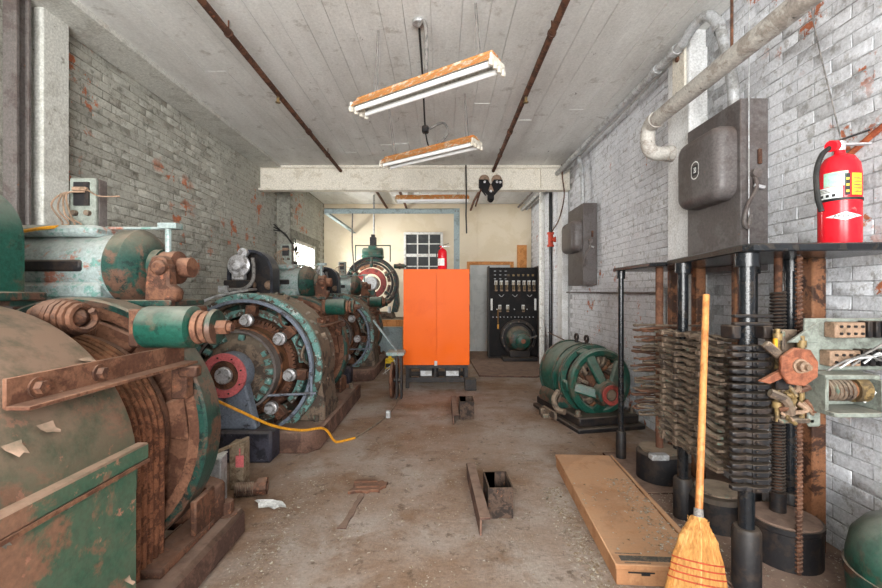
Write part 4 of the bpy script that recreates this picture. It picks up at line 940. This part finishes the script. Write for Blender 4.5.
MB().box(-.18, -.06, -.60, -.595, .1, .1012).box(-.16, -.04, -.672, -.668, .1, .1012).build('printed_line', M['inkgrey'], cb)
MB().box(-.15, -.03, -.6875, -.686, .062, .068).box(-.09, -.05, -.6875, -.686, .052, .062).build('printed_mark', M['ink'], cb)
gt = empty('green_tank', (1.85, 1.63, 0), 0, 'green rounded tank with flaking paint on the floor below the selector', 'tank')
MB().lathe([(0, 0), (.18, 0), (.20, .02), (.225, .10), (.235, .2), (.235, .3), (.22, .38), (.18, .44), (.1, .48), (0, .49)], (0, 0, 0), (0, 0, 1), 44).build('shell', M['green_clean'], gt)
MB().ring((0, 0, .25), (0, 0, 1), .232, .243, -.015, .015, 44).build('seam_band', M['green'], gt)
MB().lathe([(0, 0), (.04, 0), (.04, .03), (0, .03)], (0, 0, .485), (0, 0, 1), 12).build('filler_cap', M['rust'], gt)

# ------------------------------------------------------------ safety switches on the right wall
def switch_box(name, label, x1, y0, y1, z0, z1, depth, zd0, zd1, badge):
    t = empty(name, (x1, y0, z0), 0, label, 'switch box', 'steel safety switches on the right wall')
    xf = x1 - depth; H = z1 - z0; W_ = y1 - y0
    MB().box(-depth, 0, 0, W_, 0, H).build('enclosure', M['switchgrey'], t, .006)
    a0, a1 = zd0 - z0, zd1 - z0; n = 9
    # rounded pillow cover
    rw = .09 if W_ > .5 else .07; c = MB(); d = .13
    yA, yB = .03, W_ - .06; poly = []
    for (cy, cz, s0) in ((yB - rw, a1 - rw, 0), (yA + rw, a1 - rw, 90), (yA + rw, a0 + rw, 180), (yB - rw, a0 + rw, 270)):
        for i in range(6):
            a = R(s0 + 18*i); poly.append((cy, cz, math.cos(a), math.sin(a)))
    rings = [(rw, 0), (rw, .07), (rw - .01, .10), (rw - .03, .12), (rw - .06, d)]; K = len(poly)
    for (r_, h) in rings: c.v += [(-depth - h, cy + r_*ca_, cz + r_*sa_) for cy, cz, ca_, sa_ in poly]
    for j in range(len(rings) - 1):
        for i in range(K): c.f.append((j*K + i, j*K + (i+1) % K, (j+1)*K + (i+1) % K, (j+1)*K + i))
    c.f.append(tuple((len(rings)-1)*K + i for i in range(K))); c.f.append(tuple(reversed(range(K))))
    cv = c.build('cover', M['switchgrey'], t)
    MB().tube(spl([(-depth*.55, -.012, a0 + .28*(a1-a0)), (-depth*.55, -.03, a0 + .1*(a1-a0)), (-depth*.85, -.035, a0 - .05), (-depth*.98, -.03, a0 - .16), (-depth*.85, -.03, a0 - .20), (-depth*.75, -.03, a0 - .12)], 6), .012, 8).build('operating_handle', M['steelgrey'], t)
    MB().cyl((-depth*.5, 0, a0 + .3*(a1-a0)), (-depth*.5, -.03, a0 + .3*(a1-a0)), .03, n=14).build('handle_pivot', M['steelgrey'], t)
    MB().box(-depth*.42, -depth*.28, -.02, 0, a0 + .42*(a1-a0), a0 + .62*(a1-a0)).build('lock_hasp', M['rust'], t, .006)
    MB().tube([(-depth*.6, -.02, a0 + .14*(a1-a0)), (-depth*.3, -.04, a0 + .1*(a1-a0))], .012, 8).build('lock_pin', M['silver'], t)
    MB().box(-depth - .012, -depth + .0, W_ - .10, W_ - .03, a1 - .1, a1 - .05).build('hinge', M['rust'], t, .004)
    if badge:
        yc, zc = .27, (a0 + a1)/2 - .0; xb = -depth - d
        bg = MB(); op = [(.046*math.cos(R(18*i)), (.025 if 0 <= i <= 10 else -.025) + .038*math.sin(R(18*i))) for i in range(20)]
        ip = [(p*.86, q*.88) for p, q in op]
        for i in range(20):
            j = (i+1) % 20; bg.add([(xb - .0012, yc + p, zc + q) for p, q in (op[i], op[j], ip[j], ip[i])], [(0, 1, 2, 3)])
        bg.build('badge_ring', M['labelwhite'], cv)
        MB().box(xb - .0015, xb, yc - .03, yc + .03, zc - .033, zc + .033).build('badge_square', M['ink'], cv)
        MB().box(xb - .0025, xb, yc - .014, yc + .014, zc - .017, zc + .019).build('badge_centre', M['labelwhite'], cv)
        me = text_mesh('D', .034, 'badge_letter'); me.transform(Matrix.Translation((xb - .003, yc, zc + .001)) @ Matrix(((0, 0, -1, 0), (-1, 0, 0, 0), (0, 1, 0, 0), (0, 0, 0, 1))))
        me.materials.clear(); me.materials.append(M['ink']); o = bpy.data.objects.new('badge_letter', me); col.objects.link(o); o.parent = cv
    return t
switch_box('safety_switch', 'large grey steel switch box with a black and white badge', XR - .012, 2.74, 3.33, 1.50, 2.60, .18, 1.97, 2.46, True)
switch_box('safety_switch', 'smaller brown-grey switch box with an arched conduit near the beam', XR - .012, 5.75, 6.42, 1.47, 2.57, .19, 1.93, 2.36, False)
# ------------------------------------------------------------ pipes and conduits
def pipe(name, pts, r, m, label, cat, group=None, n=14, coup=(), cr=1.3, cm=None, extra=None):
    t = empty(name, pts[0], 0, label, cat, group)
    part(MB().tube(pts, r, n), 'tube', M[m], t)
    for p, d in coup:
        p = Vector(p); d = Vector(d).normalized(); part(MB().lathe([(r, -.03), (r*cr, -.03), (r*cr, .03), (r, .03)], p, d, n), 'coupling', M[cm or m], t)
    return t
def elbow(a, b, c, r, n=6):
    a, b, c = Vector(a), Vector(b), Vector(c); p = b + (a - b).normalized()*r; q = b + (c - b).normalized()*r
    return [(p*(1-t)**2 + b*2*t*(1-t) + q*t*t) for t in [i/n for i in range(n+1)]]
P1, P2, P3, P4 = (1.74, -2.5, 2.76), (1.74, 3.62, 2.76), (1.74, 3.62, 2.53), (1.97, 3.62, 2.53)
pipe('large_pipe', [P1, (1.74, 1.6, 2.76), (1.74, 2.0, 2.76)] + elbow(P1, P2, P3, .09) + elbow(P2, P3, P4, .10) + [(1.949, 3.62, 2.53)], .058, 'pipe',
     'thick grey pipe with flaking paint that elbows into the white pier', 'pipe', None, 20, [((1.74, 3.5, 2.76), (0, 1, 0)), ((1.93, 3.62, 2.53), (1, 0, 0))], 1.14)
pipe('conduit', [(1.88, 9.95, 3.30), (1.88, 3.5, 3.30)] + spl([(1.88, 3.34, 3.30), (1.885, 3.20, 3.345), (1.90, 3.06, 3.33), (1.93, 2.98, 3.20), (1.95, 2.94, 3.0), (1.97, 2.90, 2.75), (1.975, 2.90, 2.60)], 7), .036, 'galv',
     'silver conduit arching over the thick pipe into the large switch box', 'conduit', 'silver conduits along the right wall', 16, [((1.88, 3.75, 3.3), (0, 1, 0)), ((1.88, 3.45, 3.3), (0, 1, 0)), ((1.93, 2.985, 3.2), (0, .3, 1))], 1.2)
pipe('conduit', [(1.98, 9.95, 3.31), (1.98, 6.6, 3.31)] + spl([(1.98, 6.45, 3.31), (1.97, 6.3, 3.34), (1.97, 6.15, 3.28), (1.985, 6.07, 3.1), (1.99, 6.04, 2.85), (1.99, 6.04, 2.57)], 7), .03, 'galv',
     'silver conduit bending down into the smaller switch box', 'conduit', 'silver conduits along the right wall', 14, [((1.985, 6.08, 3.05), (0, .15, 1))], 1.25)
pipe('conduit', [(1.79, 9.95, 3.36), (1.79, 7.12, 3.36)], .022, 'steelgrey', 'thin dark conduit running from the beam to the cream wall', 'conduit', None, 10)
pl = empty('clamp_plate', (1.95, 3.5, 2.92), 0, 'pale bolted plate on the face of the white pier', 'plate')
MB().box(-.02, -.001, -.09, .09, -.02, .42).build('plate', M['cream'], pl, .004)
for z in (.05, .34): MB().cyl((-.02, .0, z), (-.035, .0, z), .022, n=6).build('bolt', M['rust'], pl)
for x, nm, yy in ((-1.63, 'rusty sprinkler pipe under the ceiling beside the left wall', 6.98), (.85, 'rusty sprinkler pipe under the ceiling beside the right conduits', 6.98)):
    t = pipe('sprinkler_pipe', [(x, -2.5, 3.35), (x, yy, 3.35)], .027, 'rust', nm, 'pipe', 'rusty sprinkler pipes under the ceiling', 14, [((x, 2.05, 3.35), (0, 1, 0)), ((x, 5.3, 3.35), (0, 1, 0))], 1.3)
    for y in (3.3, 6.2): part(MB().ring((x, y, 3.35), (0, 1, 0), .027, .034, -.012, .012, 16).cyl((x, y, 3.38), (x, y, ZC + .0), .006, n=6), 'hanger', M['rust'], t)
    part(MB().cyl((x, 4.3, 3.32), (x, 4.3, 3.27), .014, n=10).cyl((x, 4.3, 3.27), (x, 4.3, 3.262), .025, n=10), 'sprinkler_head', M['brass'], t)
for x, lb in ((-1.25, 'rusty ceiling pipe beyond the beam above the bench machine'), (-.8, 'rusty ceiling pipe beyond the beam above the dark paned window')): pipe('sprinkler_pipe', [(x, 7.12, 3.34), (x, 9.97, 3.34)], .027, 'rust', lb, 'pipe', 'rusty pipes beyond the beam', 12)
pipe('branch_pipe', [(.72, 7.15, 3.2), (.69, 9.0, 3.30), (.69, 9.97, 3.30)], .025, 'rust', 'rusty branch pipe beyond the beam above the door', 'pipe', None, 10)
# far verticals with the red tee
sp = pipe('standpipe', [(1.975, 7.75, .036), (1.975, 7.75, 3.275)], .030, 'blackpost', 'black vertical standpipe with a red tee by the white pier', 'pipe', None, 16)
part(MB().cyl((1.975, 7.75, 2.20), (1.975, 7.75, 2.46), .045, n=16).cyl((1.975, 7.75, 2.33), (2.05, 7.72, 2.33), .04, n=14).cyl((1.975, 7.75, 2.20), (1.975, 7.75, 2.235), .062, n=16).cyl((1.975, 7.75, 2.425), (1.975, 7.75, 2.46), .062, n=16).cyl((2.035, 7.722, 2.33), (2.06, 7.712, 2.33), .05, n=14), 'red_tee', M['valvered'], sp, 0, None, 'red pipe tee')
pipe('riser_pipe', [(1.90, 8.1, .036), (1.90, 8.1, 3.26)], .05, 'white', 'thick white vertical pipe between the switchboard and the standpipe', 'pipe', None, 18)
pipe('wall_conduit', [(2.075, 7.6, 1.38), (2.075, 4.55, 1.36), (2.07, 3.98, 1.36)], .012, 'steelgrey', 'thin horizontal conduit fixed along the white brick wall', 'conduit', None, 8)
q = pipe('wall_conduit', [(2.05, 3.95, 1.36), (2.05, 3.95, .62)], .021, 'galv', 'short silver conduit drop on the white brick beside the selectors', 'conduit', None, 10)
part(MB().box(2.02, 2.09, 3.90, 4.06, 1.33, 1.41), 'elbow_box', M['galv'], q, .008)
pipe('brace_bar', [(1.925, 7.70, .66), (1.75, 6.2, .70), (1.62, 5.27, .74)], .009, 'rust', 'thin slanting rusty rod between standpipe and green motor', 'rod', None, 8)
pipe('wire_strand', [(1.94, 2.71, 3.4), (1.942, 2.712, 2.3), (1.94, 2.71, 1.575)], .0032, 'galv', 'thin pale wire hanging down in front of the large switch box', 'wire', None, 6)
pipe('wire_strand', spl([(2.07, 2.44, 3.4), (2.075, 2.40, 2.9), (2.06, 2.25, 2.3), (2.05, 2.15, 1.9), (2.04, 2.1, 1.60)], 6), .0035, 'wire', 'thin grey wire drooping beside the red extinguisher', 'wire', None, 6)
pipe('support_rod', [(1.86, 2.75, 2.80), (1.86, 2.75, ZC)], .009, 'rust', 'rusty rod holding up the thick pipe', 'rod', None, 8)
pipe('wall_bracket', [(2.085, 2.28, 2.02), (2.07, 2.05, 2.12), (2.05, 1.92, 2.16)], .014, 'brick_orange', 'orange rusted bracket on the wall behind the extinguisher', 'bracket', None, 8)
# ------------------------------------------------------------ hanging lamps
def lamp(a, b, label, tubes_apart=.075):
    a, b = Vector(a), Vector(b); d = b - a; L = d.length; t = empty('fluorescent_light', a, math.atan2(d.y, d.x), label, 'ceiling light', 'fluorescent lights hung from the ceiling')
    h = MB().prism([(-.10, -.01), (-.055, .05), (.055, .05), (.10, -.01), (.096, -.014), (.05, .04), (-.05, .04), (-.096, -.014)], 0, L, (0, 0, 0), (0, 1, 0), (0, 0, 1)).build('hood', M['hood'], t)
    MB().prism([(-.092, -.012), (-.048, .037), (.048, .037), (.092, -.012), (.088, -.012), (.046, .033), (-.046, .033), (-.088, -.012)], .002, L - .002, (0, 0, 0), (0, 1, 0), (0, 0, 1)).build('reflector', M['white'], t)
    MB().box(.01, L - .01, -.045, .045, .039, .075).build('ballast_cover', M['hood'], t, .004)
    for s in (-1, 1):
        MB().cyl((.025, s*tubes_apart*.75, -.022), (L - .025, s*tubes_apart*.75, -.022), .019, n=16).build('lamp_tube', M['tubeglass'], t)
    for x in (-.012, L - .004):
        e = MB().box(x, x + .016, -.095, .095, -.012, .03).build('end_cap', M['cream'], t, .004)
        for y in (-.085, -.03, .03, .085): MB().box(x - .003, x + .019, y - .018, y + .018, -.05, -.008).build('lamp_holder', M['cream'], e, .004)
    return t
def wirehang(name, pts, r, label, m='wire', cat='wire'):
    return pipe(name, pts, r, m, label, cat, None, 6)
l1 = lamp((-.66, 3.47, 2.84), (.36, 2.78, 2.84), 'rust-streaked twin tube light nearest the thick pipe')
l2 = lamp((-.63, 4.92, 2.83), (.35, 4.22, 2.83), 'twin tube light hanging just before the cream beam')
l3 = lamp((-.80, 7.62, 3.02), (.50, 7.58, 3.02), 'level twin tube light beyond the cream beam')
for t_, pa in ((l1, ((-.52, 3.40, -.50, 3.42), (.25, 2.87, .25, 3.1))), (l2, ((-.52, 4.86, -.58, 4.75), (.26, 4.31, .25, 4.5))), (l3, ((-.5, 7.61, -.5, 7.62), (.3, 7.59, .3, 7.6)))):
    rz = t_.rotation_euler.z; inv = (Matrix.Translation(t_.location) @ Matrix.Rotation(rz, 4, 'Z')).inverted()
    for (xa, ya, xb, yb) in pa:
        o = MB().tube([inv @ V(xa - .012, ya, t_.location.z + .06), inv @ V(xb - .005, yb, ZC)], .0035, 5).tube([inv @ V(xa + .018, ya, t_.location.z + .06), inv @ V(xb + .005, yb, ZC)], .0035, 5).build('hanger_wire', M['wire'], t_)
fc = empty('lamp_feed_cable', (-.15, 3.36, 3.44), 0, 'grey cable loop feeding the two near tube lights', 'cable')
part(MB().cyl((-.17, 3.30, 3.42), (-.17, 3.30, 3.455), .05, n=16), 'ceiling_box', M['galv'], fc)
part(MB().tube(spl([(-.17, 3.30, 3.41), (-.13, 3.25, 3.41), (-.11, 3.22, 3.30), (-.11, 3.2, 3.0), (-.11, 3.12, 2.91)], 7), .015, 8), 'flexible_conduit', M['wire'], fc)
part(MB().tube(spl([(-.17, 3.32, 3.43), (-.17, 4.0, 3.35), (-.17, 4.45, 3.16), (-.165, 4.55, 3.10)], 7), .009, 6), 'cable', M['rubber'], fc)
part(MB().box(-.20, -.13, 4.5, 4.58, 3.05, 3.12), 'junction_box', M['blackiron'], fc, .012)
part(MB().tube(spl([(-.13, 4.54, 3.09), (.02, 4.5, 3.14), (.07, 4.5, 3.04), (.0, 4.52, 2.95), (-.06, 4.55, 2.905)], 7), .013, 8), 'flexible_conduit', M['wire'], fc)
part(MB().tube(spl([(-.165, 4.54, 3.06), (-.14, 4.6, 2.95), (-.1, 4.6, 2.905)], 5), .008, 6), 'cable', M['rubber'], fc)
# trolley on the beam
tr = empty('beam_trolley', (.80, 6.93, 3.03), 0, 'black chain hoist trolley clamped on the beam flange', 'trolley')
MB().prism([(-.19, .16), (-.19, .05), (-.05, -.10), (.05, -.10), (.19, .05), (.19, .16), (.05, .16), (0, .08), (-.05, .16)], .012, .026, (0, 0, 0), (1, 0, 0), (0, 0, 1)).build('side_plate', M['blackflat'], tr, .003)
for x in (-.10, .10): MB().lathe([(0, 0), (.075, 0), (.085, .01), (.085, .02), (.06, .04), (0, .04)], (x, .008, .165), (0, 1, 0), 24).build('wheel', M['terminal'], tr)
for x, z in ((-.10, .12), (.10, .12), (.15, .11), (0, -.03)): MB().cyl((x, -.026, z), (x, -.04, z), .02, n=12).build('bolt', M['silver'], tr)
MB().prism([(-.04, -.02), (0, .10), (.05, -.03)], .027, .03, (0, 0, 0), (1, 0, 0), (0, 0, 1)).build('rating_plate', M['terminal'], tr)
MB().box(-.05, .05, -.05, .05, -.17, -.09).ring((0, 0, -.16), (0, 1, 0), .02, .045, -.02, .02, 16).build('load_shackle', M['blackflat'], tr, .006)
MB().bar((-.19, -.03, .04), (-.08, -.03, -.10), .03, .02).build('lever', M['blackflat'], tr)
MB().cyl((-.16, -.045, .0), (-.25, -.045, -.28), .015, n=10).build('pull_rod', M['rust'], tr)
wirehang('hanging_cable', [(.40, 6.90, 3.42), (.405, 6.88, 3.0), (.40, 6.88, 2.6), (.41, 6.88, 2.32)], .013, 'black cable end hanging from the cream beam', 'rubber', 'cable')
wirehang('pipe_drop', spl([(1.93, 6.88, 3.42), (1.94, 6.86, 3.2), (1.97, 6.88, 2.9), (1.975, 7.2, 2.6), (1.975, 7.7, 2.45)], 6), .010, 'thin brown cable running down from the beam end to the red tee', 'rust', 'cable')
# gantry of grey angle steel
gn = empty('gantry_frame', (.27, 7.55, 0), 0, 'grey-blue angle steel frame standing behind the orange cabinet', 'frame')
gxl = -2.05 - .27
MB().box(gxl, .055, -.006, .006, 2.76, 2.85).box(gxl, .055, -.006, .07, 2.838, 2.85).build('cross_bar', M['gantry'], gn, .002)
MB().box(-.045, .055, -.018, -.006, 0, 2.85).box(.043, .055, -.006, .08, 0, 2.85).build('upright', M['gantry'], gn, .002)
MB().box(gxl, gxl + .012, .0, 2.43, 2.76, 2.84).box(gxl, gxl + .07, .0, 2.43, 2.76, 2.772).build('side_bar', M['gantry'], gn, .002)
MB().box(-.06, .08, -.06, .1, 0, .012).build('foot_plate', M['gantry'], gn)
for x in (-.02, .03): MB().cyl((x, -.018, 2.80), (x, -.03, 2.80), .012, n=6).build('bolt', M['steelgrey'], gn)
wirehang('hanging_cable', spl([(-1.55, 7.535, 2.76), (-1.55, 7.5, 2.3), (-1.52, 7.45, 1.95), (-1.50, 7.45, 1.75)], 6), .012, 'grey cable hanging from the gantry bar to the machines', 'wire', 'cable')
wirehang('hanging_rod', [(-1.42, 9.1, 3.44), (-1.42, 9.1, 2.62)], .018, 'pale rod dropping from the ceiling to the bench machine', 'galv', 'rod')
# loose cables beside the left window
wc = empty('wall_cables', (-2.70, 7.9, 2.3), 0, 'tangle of black cables hanging on brick beside the window', 'cable')
for k in range(3):
    part(MB().tube(spl([(-2.90, 7.45, 2.56 - .05*k), (-2.78, 7.6 + .05*k, 2.42), (-2.66, 7.78 + .1*k, 2.25 - .1*k), (-2.67, 7.86 + .1*k, 2.36 - .12*k), (-2.67, 7.9, 2.05), (-2.67, 7.87, 1.88 - .1*k)], 7), .010, 6), 'cable', M['rubber'], wc)
part(MB().box(-2.71, -2.64, 7.80, 7.90, 1.80, 1.95), 'plug_box', M['blackiron'], wc, .01)
pk = empty('plank', (1.93, YB - .06, 1.88), 0, 'pine board leaning in the corner above the switchboard', 'plank')
MB().box(-.17, .05, -.02, .03, -1.84, .60).build('board', M['wood'], pk, .003)
# ------------------------------------------------------------ floor bits
cb_ = empty('power_cord', (-1.75, 3.15, .7), 0, 'yellow power cord draped from the pink bearing ring across the base', 'cord')
part(MB().tube(spl([(-1.83, 3.16, .64), (-1.66, 3.12, .59), (-1.48, 3.16, .49), (-1.30, 3.33, .33), (-1.15, 3.55, .225), (-1.02, 3.74, .18), (-.96, 3.85, .04), (-.92, 3.9, .012), (-.80, 4.0, .012)], 8), .011, 8), 'cord', M['cordyellow'], cb_)
pipe('floor_cable', spl([(-.80, 4.0, .012), (-.62, 4.6, .012), (-.55, 5.3, .012), (-.62, 6.2, .012), (-.85, 7.2, .012)], 8), .009, 'browndust', 'dusty brown cable lying along the floor towards the orange cabinet', 'cable', None, 6)
def channel_stub(loc, rz, s, label):
    t = empty('steel_box_stub', loc, rz, label, 'steel stub', 'steel stubs set in the floor')
    w_, d_, h_ = .15*s, .24*s, .185*s
    MB().box(0, w_, 0, .008, 0, h_).box(0, w_, d_ - .008, d_, 0, h_ + .0).box(0, .008, .008, d_ - .008, 0, h_).box(w_ - .008, w_, .008, d_ - .008, 0, h_).box(0, w_, .008, d_ - .008, 0, .02).build('tube', M['stub'], t, .001)
    MB().box(-.075*s, -.015*s, -.18*s, .60*s, .09*s, .105*s).box(-.075*s, -.062*s, -.18*s, .60*s, 0, .09*s).build('angle_iron', M['rustbase'], t, .002)
    return t
channel_stub((.285, 2.58, 0), R(2), 1.0, 'rusty open steel box with an angle iron near the carton')
channel_stub((.20, 4.62, 0), R(0), 1.05, 'dark steel stub on the floor in front of the orange cabinet')
rp = empty('rust_plate', (-.53, 3.0, 0), R(4), 'flat crumbling red rust plate lying on the bare floor', 'rust scrap')
rnd = random.Random(4); pl_ = []
for (x0, y0, x1, y1, n) in ((-.10, -.09, .10, -.09, 9), (.10, -.09, .16, .04, 5), (.16, .04, -.06, .10, 9), (-.06, .10, -.10, -.09, 6)):
    for i in range(n): u = i/n; pl_.append((x0 + (x1-x0)*u + rnd.uniform(-.014, .014), y0 + (y1-y0)*u + rnd.uniform(-.012, .012)))
MB().prism(pl_, .0, .022).build('plate', M['rust'], rp, .003)
MB().box(-.06, .10, -.05, -.03, .022, .032).box(-.08, .08, .03, .045, .022, .03).build('ridge', M['rust'], rp)
rbp = [(-.53 - .035*u + dx + random.uniform(-.006, .006), 2.90 - .42*u) for dx, us in ((-.018, [i/9 for i in range(10)]), (.018, [1 - i/9 for i in range(10)])) for u in us]
rbp[9] = (-.60, 2.47); rbp[10] = (-.545, 2.47)
rb = tag(MB().prism(rbp[::-1], .0, .008).build('rust_bar', M['rustbase']), 'thin dark rusty strip lying flat in the floor by the rust plate', 'rust scrap')
blk = empty('junction_box', (-1.45, 2.78, 0), R(8), 'small grey junction box with a blue side by the machine base', 'junction box')
MB().box(-.045, .045, -.06, .06, 0, .30).build('box', M['galv'], blk, .006)
MB().box(-.048, .048, -.063, .063, .30, .312).build('lid', M['paper'], blk, .004)
MB().box(-.075, -.045, -.03, .03, .17, .25).cyl((-.06, -.035, .20), (-.06, -.075, .20), .02, n=10).build('plug', M['blueiron'], blk, .006)
bk2 = tag(MB().box(-1.46, -1.36, 2.96, 3.06, 0, .32).build('wood_block', M['woodgrey'], None, .006), 'upright weathered wooden block beside the grey junction box', 'wood block')
st2 = tag(MB().bar((-1.47, 2.74, .324), (-1.36, 3.04, .335), .02, .02).build('wood_stick', M['woodgrey'], None, .003), 'thin wooden stick resting across the block and junction box', 'stick')
fp = empty('pipe_nipple', (-1.28, 2.88, .045), R(12), 'short rusty threaded pipe lying on the floor by the machine base', 'pipe fitting')
MB().lathe([(.03, -.09), (.045, -.09), (.045, .05), (.03, .05)], (0, 0, 0), (1, 0, 0), 16, close=True).build('pipe', M['rust'], fp)
MB().tube([(-.088 + .0012*i, .046*math.cos(i*.7), .0465*math.sin(i*.7)) for i in range(100)], .0035, 4).build('thread', M['browndust'], fp)
MB().lathe([(.035, .05), (.058, .05), (.058, .11), (.035, .11)], (0, 0, .012), (1, 0, 0), 8, close=True).build('coupling', M['rust'], fp)
tag(MB().box(-1.41, -1.355, 2.948, 2.956, .16, .24).box(-1.385, -1.378, 2.945, 2.957, .24, .29).build('red_tag', M['pinkring'], None, .002), 'small faded red tag hanging on the weathered wooden block', 'tag')
pp = MB(); g = []
for i in range(7):
    for j in range(5): g.append((-1.03 + .03*i + random.uniform(-.008, .008) + .02*j, 2.80 - .025*j + random.uniform(-.006, .006), .004 + random.uniform(0, .022)))
pp.v = g
for i in range(6):
    for j in range(4): pp.f.append((i*5+j, i*5+j+1, i*5+j+6, i*5+j+5))
tag(pp.build('crumpled_paper', M['paper']), 'crumpled white paper scrap lying beside the rusty pipe', 'paper').location = (-.18, -.02, 0)
tag(MB().box(-.60, -.55, 4.66, 4.70, 0, .085).build('stone_block', M['galv'], None, .008), 'small pale block standing on the floor before the wheel stand', 'block')
# ------------------------------------------------------------ paint chips and grit
def chips(name, n, spot, smin, smax, m, label):
    mb = MB()
    for i in range(n):
        x, y, z = spot(); s = random.uniform(smin, smax)*random.choice((.5, .7, 1)); a = random.uniform(0, PI); h = z + .0015
        c, d = math.cos(a)*s, math.sin(a)*s; e = random.uniform(.4, 1)
        mb.add([(x - c, y - d, h), (x + d*e, y - c*e, h + random.uniform(0, s*.5)), (x + c, y + d, h), (x - d*e, y + c*e, h + random.uniform(0, s*.6))], [(0, 1, 2, 3)])
    return tag(mb.build(name, m), label, 'debris', None, 'stuff')
CL = [(random.uniform(-.95, .78), random.uniform(1.9, 5.5), random.uniform(.04, .2)) for _ in range(46)]
def on_floor():
    r = random.random()
    if r < .35:
        x, y, s = random.choice(CL); x = random.gauss(x, s); y = random.gauss(y, s)
        return min(.8, max(-.97, x)), max(1.7, y), 0
    if r < .42: return random.uniform(-.95, .8), random.uniform(1.9, 3.4), 0
    if r < .54: return random.uniform(-.95, .8), random.uniform(2.5, 7.0), 0
    if r < .70: x = random.gauss(-.92, .07); return x, random.uniform(1.9, 3.2), 0
    return random.gauss(.76, .05), random.uniform(1.9, 3.0), 0
chips('paint_chips', 3800, on_floor, .003, .013, M['debris'], 'pale paint chips and grit scattered over the floor')
def on_sel():
    while True:
        x, y = random.uniform(1.34, 2.06), random.uniform(1.86, 2.86)
        if (x - 1.6)**2 + (y - 2.5)**2 > .03 and (x - 1.74)**2 + (y - 2.18)**2 > .03: return x, y, .021
chips('plate_chips', 900, on_sel, .003, .011, M['debris'], 'paint chips on the plate under the selector')
def on_box():
    y = random.uniform(-.6, .25); x = min(.2, max(-.19, random.gauss(.12, .06))) if random.random() < .75 else random.uniform(-.19, .2)
    a = R(-3.5); return 1.055 + x*math.cos(a) - y*math.sin(a), 2.66 + x*math.sin(a) + y*math.cos(a), .102
chips('carton_chips', 520, on_box, .004, .014, M['debris'], 'pale paint chips lying on the cardboard box')
